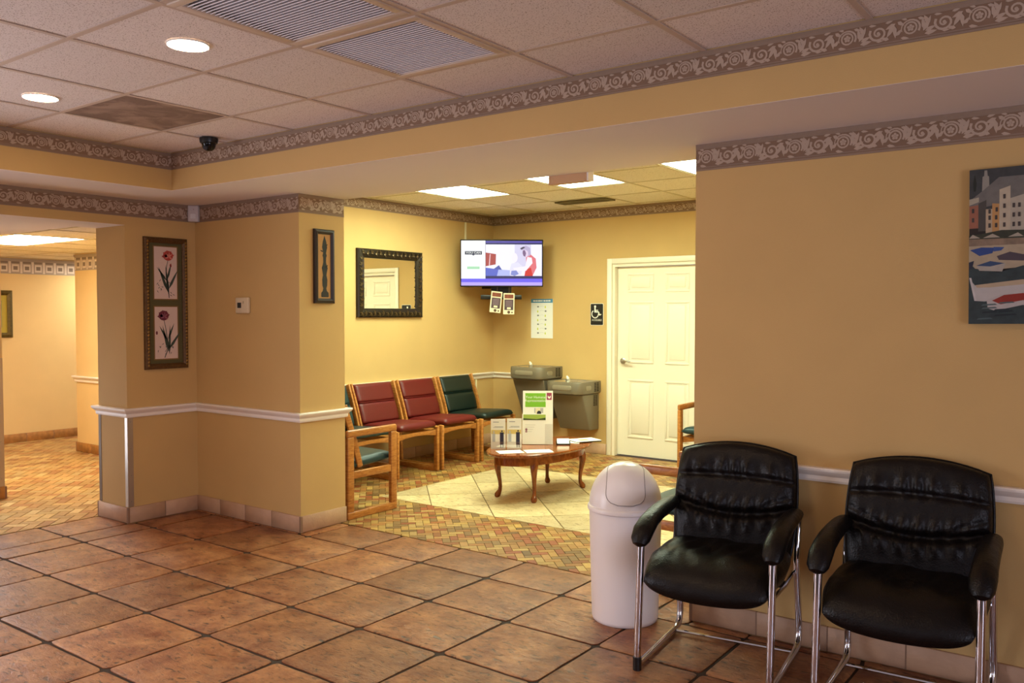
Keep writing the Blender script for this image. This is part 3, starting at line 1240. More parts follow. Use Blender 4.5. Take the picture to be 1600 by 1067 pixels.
window(1, 'x', XE + .05, -2.0, .8, .2, 2.2, 3)
window(2, 'x', xE + .2, -1.55, .75, 0, 2.15, 2)  # added entrance glazing, unseen
window(4, 'x', -7.40, 1.3, 2.9, 0, 2.02, 2)  # added vestibule glazing, unseen, for the sheen lamp
window(3, 'y', YS - .05, -3.0, .6, .4, 2.1, 3)  # added rear window, unseen

# ================================================================== furniture and fittings
def rrect(x0, x1, z0, z1, r, n=4):
    out = []
    for cx, cz, a0 in ((x1 - r, z1 - r, 0), (x0 + r, z1 - r, PI / 2), (x0 + r, z0 + r, PI), (x1 - r, z0 + r, 1.5 * PI)):
        for k in range(n + 1):
            a = a0 + k * PI / 2 / n
            out.append((cx + r * math.cos(a), cz + r * math.sin(a)))
    return out


def pad(w, h, tf, tb, nu, nv, disp=None, c=.10, arch=0.0, pw=6, ex=.4):
    """upholstered cushion: u across, v up, front bulges to +n; returns MB in (u, n, v) = (x, y, z)"""
    mb = MB()
    vs = []

    def pos(i, j):
        u, v = -1 + 2 * i / nu, -1 + 2 * j / nv
        X = w / 2 * u * math.sqrt(1 - c * v * v)
        Z = h / 2 * v * math.sqrt(1 - c * u * u)
        if v > 0:
            Z += arch * (1 - u * u) * v
        e = max(0.0, (1 - abs(u) ** pw) * (1 - abs(v) ** pw)) ** ex
        return u, v, X, Z, e
    for side in (1, -1):
        for j in range(nv + 1):
            for i in range(nu + 1):
                u, v, X, Z, e = pos(i, j)
                n = tf * e if side == 1 else -tb * e
                if side == 1 and disp:
                    n += disp(u, v) * e
                vs.append((X, n, Z))
    W_ = nu + 1
    o = W_ * (nv + 1)
    fs = []
    for j in range(nv):
        for i in range(nu):
            a = j * W_ + i
            fs.append((a, a + 1, a + W_ + 1, a + W_))
            fs.append((o + a, o + a + W_, o + a + W_ + 1, o + a + 1))
    mb.add(vs, fs)
    return mb


def weld(mb, name):
    me = bpy.data.meshes.new(name)
    me.from_pydata(mb.v, [], mb.f)
    bm = bmesh.new()
    bm.from_mesh(me)
    bmesh.ops.remove_doubles(bm, verts=bm.verts, dist=1e-5)
    bmesh.ops.recalc_face_normals(bm, faces=bm.faces)
    bm.to_mesh(me)
    bm.free()
    me.polygons.foreach_set('use_smooth', [True] * len(me.polygons))
    return me


# ------------------------------------------------------------------ black leather guest chairs (front to -y)
def leather_chair(label, loc, rotz):
    t = thing('guest_chair', label, 'chair', loc, rotz, 'black leather guest chairs by the right wall')
    # backrest
    def bdisp(u, v):
        s1 = .46 - .03 * (1 - u * u)
        s2 = -.02 - .20 * (1 - u * u)
        d = 0
        for s, dep, wd in ((s1, .017, .045), (s2, .030, .08)):
            k = (v - s) / wd
            d -= dep * math.exp(-k * k)
        # gathered pleats below and above the seams
        d += .011 * math.sin(u * 23 + 2.2 * v + 1.5 * math.sin(u * 7)) * math.exp(-((v - s1 - .10) / .14) ** 2) * (1 - u ** 4)
        d += .010 * math.sin(u * 29 - 3 * v) * math.exp(-((v - s2 - .12) / .15) ** 2) * (1 - u ** 4)
        d += .010 * math.sin(u * 25 + 2 * v + 1) * math.exp(-((v - s2 + .15) / .16) ** 2) * (1 - u ** 4)
        d += .014 * math.exp(-((v + .34) / .28) ** 2) * (1 - u * u)
        # diagonal folds running in from the sides
        for sg in (-1, 1):
            k = (v - (.22 - .52 * (1 - sg * u))) / .035
            if sg * u > .2:
                d -= .008 * math.exp(-k * k) * min(1, (sg * u - .2) * 3)
        return d
    mb = pad(.54, .475, .062, .045, 60, 60, bdisp, c=.13, arch=.028, pw=7, ex=.36)
    mb.v = [(x, -n, z) for x, n, z in mb.v]
    tilt = Matrix.Translation((0, .215, .638)) @ Matrix.Rotation(-math.radians(14), 4, 'X')
    mb.xf(tilt)
    bk = obj('backrest', weld(mb, 'backrest'), LEATHER, t)
    # piping round the back edge
    ring = []
    for k in range(64):
        a = 2 * PI * k / 64
        u, v = math.cos(a), math.sin(a)
        m_ = max(abs(u), abs(v))
        u, v = u / m_, v / m_
        X = .54 / 2 * u * math.sqrt(1 - .13 * v * v)
        Z = .2375 * v * math.sqrt(1 - .13 * u * u) + (.028 * (1 - u * u) * v if v > 0 else 0)
        ring.append(tuple(tilt @ Vector((X, 0, Z))))
    MB().tube(ring, .0055, 8, closed=True).build('piping', LEATHER, bk, smooth=True)
    # seat
    def sdisp(u, v):
        return .006 * math.sin(9 * u + 5 * v) * (1 - u * u) * (1 - v * v) + .004 * math.sin(21 * u - 6 * v) * math.exp(-((v - .1) / .4) ** 2)
    mb = pad(.56, .52, .055, .080, 40, 40, sdisp, c=.22, pw=5, ex=.45)
    # lie flat: (u, n, v) -> x, z, y ; v=+1 at the rear; roll the front edge down
    out = []
    for X, n, Z in mb.v:
        f = max(0.0, (-Z - .05) / .21)
        out.append((X, Z - .03, .425 + n - .075 * f * f + .02 * max(0, Z) / .26))
    mb.v = out
    st = obj('seat', weld(mb, 'seat'), LEATHER, t)
    # chrome sled frame, one loop per side, and the bars between
    for s in (-1, 1):
        xx = .270 * s
        P = [(xx, -.225, .565), (xx, -.232, .50), (xx, -.262, .12), (xx, -.268, .055), (xx, -.258, .030), (xx, -.232, .0175),
             (xx, .20, .0175), (xx, .245, .022), (xx, .272, .045), (xx, .284, .085), (xx, .280, .13), (xx, .225, .36), (xx, .215, .42), (xx, .235, .50), (xx, .26, .60)]
        fr = MB().tube(P, .0150, 14).build('sled_leg', CHROME, t, smooth=True)
        # flattened upper end under the arm pad
        MB().box(xx - .014, xx + .014, -.243, -.231, .44, .545).build('arm_bracket', CHROME, fr, bevel=.003)
        MB().tube([(xx * 1.0, -.268, .0), (xx, -.268, .055)], .0180, 14).build('foot_cap', BLACKP, fr, smooth=True)
        MB().tube([(xx * .95, .225, .36), (xx * .95, .05, .345), (xx * .95, -.16, .352)], .009, 8).build('seat_support', CHROME, fr, smooth=True)
        # arm pad: drooping front end
        A = [(xx, .205, .622), (xx, .20, .622), (xx, .185, .622), (xx, .12, .622), (xx, .03, .618), (xx, -.06, .610), (xx, -.14, .594), (xx, -.20, .570), (xx, -.238, .538), (xx, -.252, .520), (xx, -.256, .512)]
        R = [.004, .020, .031, .036, .038, .039, .040, .042, .038, .026, .008]
        MB().tube(A, R, 16, sq=(.82, 1.08)).build('arm_pad', LEATHER, t, smooth=True)
    MB().tube([(-.27, .195, .018), (.27, .195, .018)], .0075, 8).build('stretcher', CHROME, t, smooth=True)
    MB().box(-.255, .255, .05, .075, .335, .36).build('cross_bar', BLACKP, t)
    return t


leather_chair('black leather guest chair beside the white trash can', (-1.452, 3.450, 0), math.radians(7))
leather_chair('black leather guest chair at the right, under the harbour painting', (-.725, 3.495, 0), math.radians(3))

# ------------------------------------------------------------------ trash can
t = thing('trash_can', 'tall round white plastic trash can with a domed swing lid', 'trash can', (-2.028, 3.66, 0))
MB().lathe([(.150, 0), (.157, .006), (.160, .02), (.168, .30), (.174, .535), (.174, .545)], n=48).build('bin', WHITEP, t, smooth=True)
MB().lathe([(.176, .532), (.182, .536), (.183, .548), (.180, .556), (.174, .560)], n=48).build('lid_rim', WHITEP, t, smooth=True)
R0, ZR = .1745, .205
dome = [(R0 * math.cos(a), .558 + ZR * math.sin(a)) for a in [k * PI / 2 / 16 for k in range(16)]] + [(.004, .558 + ZR)]
lid = MB().lathe(dome, n=48).build('lid', WHITEP, t, smooth=True)
phi = math.atan2(-3.66, 2.035)          # the flap faces the room
def on_dome(a, b, k=1.0):
    """a sideways, b up in dome radii, on the room side"""
    d = math.sqrt(max(0.0, 1 - a * a - b * b))
    x_, y_ = d * math.cos(phi) - a * math.sin(phi), d * math.sin(phi) + a * math.cos(phi)
    return (x_ * R0 * k, y_ * R0 * k, .558 + b * ZR * k)
fl = MB()
n = 18
def flap_pt(i, j):
    v = j / n
    b = .13 + .80 * v
    half = .53 - .05 * v
    if v < .3:
        half *= math.sqrt(max(0, 1 - ((.3 - v) / .3) ** 2)) * .62 + .38
    half = min(half, math.sqrt(max(0, .992 - b * b)))
    return on_dome(half * (-1 + 2 * i / n), b, 1.016)
fl.add([flap_pt(i, j) for j in range(n + 1) for i in range(n + 1)], [(j * (n + 1) + i, j * (n + 1) + i + 1, (j + 1) * (n + 1) + i + 1, (j + 1) * (n + 1) + i) for j in range(n) for i in range(n)])
flo = fl.build('swing_flap', WHITEP, lid, smooth=True)
outl = [flap_pt(0, j) for j in range(n, -1, -1)] + [flap_pt(i, 0) for i in range(1, n)] + [flap_pt(n, j) for j in range(n + 1)]
MB().tube(outl, .0018, 6).build('flap_gap', GROOVE, lid)

# ------------------------------------------------------------------ waiting room chairs, sled wooden frames (front to +x, origin at the back)
def bent(path, th, y0, y1):
    """flat bar bent in the side (x,z) plane"""
    n = len(path)
    a, b = [], []
    for i, p in enumerate(path):
        q, r = path[max(0, i - 1)], path[min(n - 1, i + 1)]
        dx, dz = r[0] - q[0], r[1] - q[1]
        l = math.hypot(dx, dz)
        a.append((p[0] - dz / l * th / 2, p[1] + dx / l * th / 2))
        b.append((p[0] + dz / l * th / 2, p[1] - dx / l * th / 2))
    mb = MB()
    vs = []
    for y in (y0, y1):
        vs += [(q[0], y, q[1]) for q in a] + [(q[0], y, q[1]) for q in b]
    fs = []
    m2 = 2 * n
    for i in range(n - 1):
        fs += [(i, i + 1, n + i + 1, n + i), (m2 + i, m2 + n + i, m2 + n + i + 1, m2 + i + 1), (i, m2 + i, m2 + i + 1, i + 1), (n + i, n + i + 1, m2 + n + i + 1, m2 + n + i)]
    fs += [(0, n, m2 + n, m2), (n - 1, m2 + n - 1, m2 + 2 * n - 1, 2 * n - 1)]
    return mb.add(vs, fs)


BACKLINE = [(.205, .36), (.180, .45), (.150, .55), (.115, .65), (.080, .745), (.055, .818)]


def back_cushion(z0, z1, w, m, t, nm, xo=0.0):
    def bx(z):
        for (xa, za), (xb, zb_) in zip(BACKLINE[:-1], BACKLINE[1:]):
            if z <= zb_:
                return xa + (xb - xa) * (z - za) / (zb_ - za)
        return BACKLINE[-1][0]
    mb = pad(w, z1 - z0, .034, .022, 20, 14, None, c=.03, pw=8, ex=.35)
    mb.v = [(bx((z0 + z1) / 2 + Z) + n + .012 + xo, X, (z0 + z1) / 2 + Z) for X, n, Z in mb.v]
    return obj(nm, weld(mb, nm), m, t)


def waiting_chair(name, label, loc, rotz, vinyl, arms=False, w=.55, group=None):
    t = thing(name, label, 'chair', loc, rotz, group)
    hw = w / 2
    for s in (-1, 1):
        y0, y1 = sorted((s * hw, s * (hw - .032)))
        if arms:
            MB().box(.015, .075, y0, y1, .052, .590).build('rear_post', OAK, t, bevel=.005)
            MB().box(.450, .510, y0, y1, .052, .590).build('front_post', OAK, t, bevel=.005)
            MB().box(.010, .515, y0, y1, .588, .642).build('arm_rest', OAK, t, bevel=.014, seg=3)
            MB().box(.012, .512, y0, y1, 0, .054).build('sled_rail', OAK, t, bevel=.008)
            MB().box(.075, .450, y0 + .003, y1 - .003, .290, .342).build('side_rail', OAK, t, bevel=.004)
        else:
            MB().box(.630, .682, y0, y1, 0, .425).build('front_leg', OAK, t, bevel=.010, seg=3)
            MB().box(.105, .632, y0 + .002, y1 - .002, 0, .050).build('sled_rail', OAK, t, bevel=.005)
            bent([(.130, .045), (.120, .30), (.112, .50), (.098, .63)], .050, y0 + .001, y1 - .001).build('rear_leg', OAK, t, bevel=.006)
            MB().box(.120, .632, y0 + .004, y1 - .004, .330, .385).build('side_rail', OAK, t, bevel=.004)
        yb0, yb1 = sorted((s * (hw - .003), s * (hw - .024)))
        if not arms:
            bent([(x_ + .016, z_) for x_, z_ in BACKLINE], .058, yb0 - (.004 if s < 0 else -.004), yb1 + (.004 if s > 0 else -.004)).build('back_upright', OAK, t, bevel=.006)
    if arms:
        for s in (-1, 1):
            y0, y1 = sorted((s * (hw - .034), s * (hw - .055)))
            bent([(x_ - .035, z_) for x_, z_ in BACKLINE], .05, y0, y1).build('back_upright', OAK, t, bevel=.005)
    xf_, xr_ = (.470, .075) if arms else (.680, .135)
    # arched front apron
    yy = hw - .034
    ap = [(-yy, .335), (-yy * .6, .352), (0, .360), (yy * .6, .352), (yy, .335), (yy, .392), (-yy, .392)]
    if not arms:
        MB().prism([(p[0], p[1]) for p in ap], 'x', .640, .664).build('front_apron', OAK, t, bevel=.003)
    else:
        MB().prism([(p[0], p[1] - .045) for p in ap], 'x', .440, .462).build('front_apron', OAK, t, bevel=.003)
    MB().box(.115 if not arms else .06, .135 if not arms else .08, -yy, yy, .33 if not arms else .29, .385 if not arms else .34).build('rear_rail', OAK, t)
    # seat cushion, waterfall front
    sw = w - (.075 if arms else .068)
    mb = pad(sw, .54 if not arms else .46, .050, .026, 22, 22, None, c=.03, pw=7, ex=.38)
    xc = .425 if not arms else .285
    zc = .425 if not arms else .385
    mb.v = [(xc - Z, X, zc + n + .055 * (-Z) * 1.0 if True else 0) for X, n, Z in mb.v]
    st = obj('seat', weld(mb, 'seat'), vinyl, t)
    bw = w - .062 if not arms else w - .115
    xo = 0 if not arms else -.035
    back_cushion(.645, .815, bw, vinyl, t, 'upper_back', xo)
    back_cushion(.452, .648, bw, vinyl, t, 'lower_back', xo)
    MB().tube([(.105 + xo, -bw / 2 + .01, .647), (.152 + xo, -bw / 2 + .03, .647), (.152 + xo, bw / 2 - .03, .647), (.105 + xo, bw / 2 - .01, .647)], .006, 6).build('back_seam', vinyl, t, smooth=True)
    return t


GR = 'wooden waiting chairs along the mirror wall'
XB0 = -6.010
for yc, m, lb in ((5.195, TEAL, 'dark green padded wooden chair partly hidden by the pillar'),
                  (5.775, RED, 'red padded wooden chair next to the pillar-side green chair'),
                  (6.375, RED, 'red padded wooden chair next to the corner green chair'),
                  (6.975, GREEN, 'dark green padded wooden chair in the corner below the television')):
    waiting_chair('waiting_chair', lb, (XB0, yc, 0), 0, m, w=.565, group=GR)
waiting_chair('waiting_armchair', 'teal seated wooden armchair with its side frame beside the pillar', (-4.845, yJ + .005, 0), PI / 2, TEAL, True, .56)
waiting_chair('waiting_armchair', 'teal seated wooden armchair in front of the white door', (-3.195, 7.745, 0), -PI / 2, TEAL, True, .56)
waiting_chair('waiting_armchair', 'wooden armchair glimpsed behind the trash can and guest chair', (xAR - .03, 4.54, 0), PI, TEAL, True, .56)

# ------------------------------------------------------------------ coffee table
TX, TY, TZ = -4.02, 5.83, .390
t = thing('coffee_table', 'oval cherry wood coffee table with curved cabriole legs', 'coffee table', (TX, TY, 0))
A_, B_ = .60, .33
def oval(k, z, n=56):
    return [(B_ * k * math.cos(2 * PI * i / n), A_ * (1 - (1 - k) * B_ / A_) * math.sin(2 * PI * i / n), z) for i in range(n)]
mb = MB()
rings = [oval(.90, TZ - .026), oval(.97, TZ - .024), oval(.985, TZ - .016), oval(1.0, TZ - .010), oval(1.0, TZ - .005), oval(.985, TZ)]
n = 56
mb.add([p for r in rings for p in r], [(i * n + k, i * n + (k + 1) % n, (i + 1) * n + (k + 1) % n, (i + 1) * n + k) for i in range(5) for k in range(n)] + [list(range(n))[::-1], [5 * n + k for k in range(n)]])
mb.build('table_top', CHERRY, t, smooth=True)
apr = MB()
ri, ro_ = oval(.76, 0), oval(.80, 0)
vs = [(p[0], p[1], z) for z in (TZ - .095, TZ - .026) for r in (ri, ro_) for p in r]
fs = []
for k in range(n):
    k2 = (k + 1) % n
    fs += [(k, k2, 2 * n + k2, 2 * n + k), (n + k, n + k2, 3 * n + k2, 3 * n + k), (k, k2, n + k2, n + k), (2 * n + k, 2 * n + k2, 3 * n + k2, 3 * n + k)]
apr.add(vs, fs).build('apron', CHERRY, t, smooth=True)
for sx in (-1, 1):
    for sy in (-1, 1):
        dx, dy = .45 * sx, .89 * sy
        bx_, by_ = .165 * sx, .33 * sy
        prof = [(.0, TZ - .030, .030), (.012, TZ - .075, .032), (.028, TZ - .11, .031), (.030, TZ - .15, .026), (.022, TZ - .20, .020), (.010, TZ - .26, .0155), (.006, .085, .0145), (.010, .055, .016), (.022, .035, .022), (.032, .020, .025), (.036, .008, .021), (.036, .001, .014)]
        MB().tube([(bx_ + dx * p[0], by_ + dy * p[0], p[1]) for p in prof], [p[2] for p in prof], 12).build('leg', CHERRY, t, smooth=True)

# things on the table
def world_wall(x, y, z, rz):
    return Matrix.Translation((x, y, z)) @ Matrix.Rotation(rz, 4, 'Z')


ACR, nt_, b_ = new_mat('clear_acrylic')
N_, L_ = nt_.nodes, nt_.links
tr_ = N_.new('ShaderNodeBsdfTransparent')
gl_ = N_.new('ShaderNodeBsdfGlossy')
gl_.inputs['Roughness'].default_value = .05
ms_ = N_.new('ShaderNodeMixShader')
ms_.inputs[0].default_value = .10
L_.new(tr_.outputs[0], ms_.inputs[1])
L_.new(gl_.outputs[0], ms_.inputs[2])
L_.new(ms_.outputs[0], N_['Material Output'].inputs['Surface'])

RZV = YAW       # stands turned to face the lobby
def leaflet(parent, x0, w, h):
    lf = MB().box(x0, x0 + w, -.004, .004, 0, h).build('leaflet', PAPER, parent)
    y = -.0046
    MB().rect(x0 + .004, x0 + w - .004, .50 * h, .64 * h, y).build('photo_print', mat('leaflet_yellow', '#d8bf74', .7), lf, fix=False)
    a = MB()
    a.rect(x0 + .62 * w, x0 + .88 * w, .14 * h, .56 * h, y - .0004).disc(x0 + .76 * w, .60 * h, .06 * w, y - .0004, 8)
    a.rect(x0 + .66 * w, x0 + .73 * w, .05 * h, .14 * h, y - .0004).rect(x0 + .79 * w, x0 + .86 * w, .05 * h, .14 * h, y - .0004)
    a.build('figure_print', mat('leaflet_navy', '#2c2a44', .7), lf, fix=False)
    b = MB().rect(x0 + .10 * w, x0 + .30 * w, .24 * h, .52 * h, y - .0004).disc(x0 + .20 * w, .57 * h, .06 * w, y - .0004, 8)
    b.build('figure_print', mat('leaflet_grey', '#b9bcc4', .7), lf, fix=False)
    c = MB().rect(x0 + .25 * w, x0 + .85 * w, .74 * h, .755 * h, y).rect(x0 + .15 * w, x0 + .85 * w, .715 * h, .728 * h, y).rect(x0 + .15 * w, x0 + .55 * w, .89 * h, .915 * h, y)
    c.build('line_print', INKG, lf, fix=False)
    return lf


t = thing('brochure_stand', 'pair of small white leaflets standing in a clear holder on the coffee table', 'brochure stand', (-4.135, 5.505, TZ), RZV)
leaflet(t, -.124, .117, .240)
leaflet(t, .005, .117, .244)
MB().box(-.128, .126, -.010, -.007, 0, .06).build('holder', ACR, t)
MB().box(-.128, .126, .006, .010, 0, .10).build('holder_base', ACR, t)

t = thing('sign_stand', 'white sign card with green heading standing on the coffee table', 'sign', (-4.065, 5.845, TZ), RZV - .05)
SW, SH = .250, .445
lean = Matrix.Rotation(-math.radians(6), 4, 'X')
card = MB().box(-SW / 2, SW / 2, 0, .004, 0.002, SH).xf(lean).build('card', PAPER, t)
fc = -.0008
def sp(mb, nm, m, par):
    mb.xf(lean)
    return mb.build(nm, m, par, fix=False)
sp(MB().rect(-SW / 2 + .02, SW / 2 - .06, SH - .135, SH - .020, fc), 'green_heading', mat('sign_green', '#7cb82a', .6), card)
text_part('heading_lettering', 'Your Humana\nRepresentative', .029, PAPER, card, lean @ Matrix.Translation((-.020, fc - .0008, SH - .068)))
lg = sp(MB().rect(SW / 2 - .052, SW / 2 - .010, SH - .075, SH - .016, fc), 'emblem', mat('sign_magenta', '#9c3a58', .6), card)
sp(MB().flat([(SW / 2 - .044, SH - .040), (SW / 2 - .042, SH - .058), (SW / 2 - .031, SH - .066), (SW / 2 - .020, SH - .058), (SW / 2 - .018, SH - .040), (SW / 2 - .026, SH - .045), (SW / 2 - .031, SH - .052), (SW / 2 - .036, SH - .045)][::-1], fc - .0008), 'emblem_mark', PAPER, lg)
sp(MB().rect(-.030, .045, SH - .185, SH - .143, fc), 'portrait_print', mat('sign_grey', '#b6b2b4', .6), card)
sp(MB().disc(.010, SH - .186, .018, fc - .0008, 14, .021), 'hair_print', INK, card)
page = MB().box(-SW / 2 - .004, SW / 2 - .028, -.006, -.003, .003, SH - .192).xf(lean).build('lower_sheet', PAPER, t)
sp(MB().rect(-SW / 2 + .004, SW / 2 - .060, SH - .235, SH - .197, -.0068), 'field_print', mat('sign_field', '#9ab04a', .6), page)
sp(MB().flat([(-SW / 2 + .004, SH - .243), (SW / 2 - .060, SH - .243), (SW / 2 - .060, SH - .222), (-.01, SH - .235), (-SW / 2 + .004, SH - .228)], -.0076), 'dark_field_print', mat('sign_dark_field', '#3c4a24', .6), page)
ln = MB()
for k in range(4):
    ln.rect(-SW / 2 + .02, -.02 - .01 * k, SH - .285 - .018 * k, SH - .281 - .018 * k, -.0068)
sp(ln, 'line_print', mat('ink_faint', '#cfccc6', .7), page)
sp(MB().disc(-SW / 2 + .030, .125, .010, -.0068, 8).rect(-SW / 2 + .022, -SW / 2 + .038, .10, .115, -.0068), 'small_figure_print', mat('sign_mauve', '#8a4a5c', .7), page)
sp(MB().box(SW / 2 - .065, SW / 2 - .004, -.011, -.008, .002, .17), 'card_pocket', ACR, t)
MB().box(-SW / 2, SW / 2, -.012, .09, 0, .002).build('stand_base', ACR, t)
MB().prism([(.002, .0025), (.085, .0025), (.030, .30)], 'x', -.02, .02).build('back_strut', PAPER2, t)

def sheet(name, label, cat, x, y, rz, w, d, z, m, lines=0):
    t_ = thing(name, label, cat, (x, y, z), rz)
    sh = MB().box(-w / 2, w / 2, -d / 2, d / 2, 0, .0015).build('page', m, t_)
    if lines:
        l_ = MB()
        for k in range(lines):
            yy_ = d / 2 - .05 - k * .03
            l_.add([(-w * .36, yy_, .002), (w * (.30 if k % 2 else .1), yy_, .002), (w * (.30 if k % 2 else .1), yy_ - .008, .002), (-w * .36, yy_ - .008, .002)], [(0, 3, 2, 1)])
        l_.build('line_print', INKG, t_, fix=False)
    return t_


sheet('paper_sheet', 'white printed sheet lying at the front left edge of the coffee table', 'paper', -4.02, 5.40, RZV + .25, .20, .15, TZ + .0008, PAPER, 3)
sheet('paper_sheet', 'white printed sheet lying in the front middle of the coffee table', 'paper', -3.86, 5.56, RZV + .2, .215, .15, TZ + .0008, PAPER, 2)
t = thing('card_holder', 'small tray of white business cards beside the sign card', 'card holder', (-3.90, 5.975, TZ), RZV)
MB().box(-.058, .058, -.030, .035, 0, .010).box(-.058, -.052, -.030, .035, .010, .03).box(.052, .058, -.030, .035, .010, .03).build('tray', BLACKP, t, bevel=.002)
MB().add([(-.05, -.026, .012), (.05, -.026, .012), (.05, .020, .045), (-.05, .020, .045), (-.05, -.012, .012), (.05, -.012, .012), (.05, .034, .045), (-.05, .034, .045)],
         [(0, 1, 2, 3), (4, 7, 6, 5), (0, 4, 5, 1), (1, 5, 6, 2), (2, 6, 7, 3), (3, 7, 4, 0)]).build('cards', PAPER, t)
t = thing('magazine', 'open white leaflet beside the business cards on the coffee table', 'magazine', (-3.90, 6.10, TZ + .001), RZV - .3)
MB().box(-.075, .075, -.05, .05, 0, .004).build('page', PAPER, t)
t = thing('magazine', 'magazine with pale cover at the far right end of the coffee table', 'magazine', (-3.855, 6.235, TZ + .001), RZV + .45)
MB().box(-.12, .12, -.085, .085, 0, .010).build('pages', BLACKP, t)
cv = MB().box(-.122, .122, -.087, .087, .0102, .0125).build('cover', PAPER, t)
MB().add([(-.06, -.05, .0131), (.03, -.05, .0131), (.03, .03, .0131), (-.06, .03, .0131)], [(0, 1, 2, 3)]).build('cover_print', mat('cover_olive', '#b9b870', .7), cv, fix=False)

# ------------------------------------------------------------------ drinking fountains
def fountain(label, x1, zr, body_h):
    """rim height zr, right side at x1, against the alcove back wall"""
    w, d, hh = .452, .40, .120
    t_ = thing('drinking_fountain', label, 'drinking fountain', (x1 - w / 2, yAF, zr), 0, 'wall mounted drinking fountains')
    def outline(k, inset=0.0):
        pts = []
        hw_, dd, r = w / 2 - inset, d - inset, .10
        pts.append((hw_, -inset if inset else 0))
        for i in range(7):
            a = -i * PI / 12
            pts.append((hw_ - r + r * math.cos(a), -dd + r + r * math.sin(a)))
        for i in range(7):
            a = -PI / 2 - i * PI / 12
            pts.append((-hw_ + r + r * math.cos(a), -dd + r + r * math.sin(a)))
        pts.append((-hw_, -inset if inset else 0))
        return pts
    o0, o1 = outline(1), outline(1, .05)
    n_ = len(o0)
    mb = MB()
    lv = [[(p[0] * .92, p[1] * .90, -hh - .012) for p in o0], [(p[0] * .985, p[1] * .985, -hh) for p in o0], [(p[0], p[1], -hh + .02) for p in o0], [(p[0], p[1], -.018) for p in o0], [(p[0] * .985, p[1] * .985, 0) for p in o0], [(p[0], p[1] - .012, -.002) for p in o1]]
    vs_ = [p for r_ in lv for p in r_]
    fs_ = [(i * n_ + k, i * n_ + (k + 1) % n_, (i + 1) * n_ + (k + 1) % n_, (i + 1) * n_ + k) for i in range(len(lv) - 1) for k in range(n_)]
    fs_.append(list(range(n_)))
    mb.add(vs_, fs_).build('basin_housing', STEEL, t_, smooth=True)
    bo = [[(p[0], p[1] - .012, -.002) for p in o1], [(p[0] * .93, -.04 + (p[1] + .012) * .88, -.022) for p in o1], [(p[0] * .72, -.08 + (p[1]) * .66, -.038) for p in o1]]
    bw_ = MB().add([p for r_ in bo for p in r_], [(i * n_ + k, i * n_ + (k + 1) % n_, (i + 1) * n_ + (k + 1) % n_, (i + 1) * n_ + k) for i in range(2) for k in range(n_)] + [[2 * n_ + k for k in range(n_)]])
    bw_.build('bowl', STEELB, t_, smooth=True)
    bb = MB().tube([(-.075, -.165, -.03), (-.075, -.165, .010), (-.068, -.165, .020)], [.016, .015, .012], 10)
    bub = bb.build('bubbler', SATIN, t_, smooth=True)
    MB().tube([(-.072, -.165, .014), (-.080, -.165, .030), (-.092, -.165, .046)], [.016, .014, .008], 10).build('spout_guard', SPOUT, bub, smooth=True)
    pb = MB().prism(rrect(-.115, .115, -.085, -.035, .02), 'y', -d - .006, -d + .004).build('push_bar', STEELP, t_, bevel=.003)
    MB().prism(rrect(-.30, -.20, -.085, -.040, .018), 'x', w / 2 - .004, w / 2 + .006).build('side_push_pad', STEELP, t_, bevel=.003)
    for r_ in range(6):
        for c_ in range(2):
            MB().box(w / 2 - .002, w / 2 + .0012, -.038, .0, 0, .010).build('vent_slot', VOID, t_, loc=(0, -.045 - .050 * c_, -.105 + .016 * r_))
    # tapered body under the basin
    hb = body_h
    b_w, b_d = .205, .33
    MB().add([(-b_w, 0, -hh - .0125), (b_w, 0, -hh - .0125), (b_w, -b_d, -hh - .0125), (-b_w, -b_d, -hh - .0125),
              (-b_w + .0, 0, -hb), (b_w, 0, -hb), (b_w - .01, -b_d + .16, -hb), (-b_w + .03, -b_d + .16, -hb)],
             [(0, 3, 2, 1), (4, 5, 6, 7), (0, 1, 5, 4), (1, 2, 6, 5), (2, 3, 7, 6), (3, 0, 4, 7)]).build('cabinet', STEEL, t_, bevel=.012, seg=3)
    for r_ in range(7):
        for c_ in range(2):
            MB().box(b_w - .0015, b_w + .0012, -.030, .0, 0, .008).build('vent_slot', VOID, t_, loc=(0, -.040 - .042 * c_, -.255 + .016 * r_))
    return t_


fountain('higher grey wall drinking fountain, left of the pair', -5.097, .905, .56)
fountain('lower grey wall drinking fountain, nearer the door', -4.617, .772, .51)

# ------------------------------------------------------------------ television in the corner, its bracket and leaflets
RZT = YAW + .02
TVC = Vector((-5.554, 7.312, 2.008))
t = thing('television', 'wall mounted flat television showing a purple slide with a photo', 'television', (TVC.x, TVC.y, TVC.z), RZT)
tw, th = .880, .500
MB().box(-tw / 2, tw / 2, .0, .045, -th / 2, th / 2).build('case', BLACKP, t, bevel=.006)
def scr(nm, mb, col, st, par=None, lay=0):
    me = bpy.data.meshes.new(nm)
    me.from_pydata([(v[0], -.0008 - .0006 * lay, v[2]) for v in mb.v], [], mb.f)
    return obj(nm, me, emat('screen_' + col, col, st), par or t)
sx0, sx1, sz0, sz1 = -tw / 2 + .010, tw / 2 - .010, -th / 2 + .012, th / 2 - .012
SWd, SHt = sx1 - sx0, sz1 - sz0
def SX(f): return sx0 + SWd * f
def SZ(f): return sz0 + SHt * f
E1 = .64
base = scr('screen', MB().rect(sx0, sx1, sz0, sz1, 0), '#1c0a5c', E1)
def sr(nm, x0, x1, z0, z1, col, lay=1, st=E1):
    return scr(nm, MB().rect(SX(x0), SX(x1), SZ(z0), SZ(z1), 0), col, st, base, lay)
def spoly(nm, pts, col, lay=2, st=E1):
    return scr(nm, MB().flat([(SX(a), SZ(b)) for a, b in pts], 0), col, st, base, lay)
sr('slide_panel', 0, .298, .155, 1.0, '#fbfdff', 1, .70)
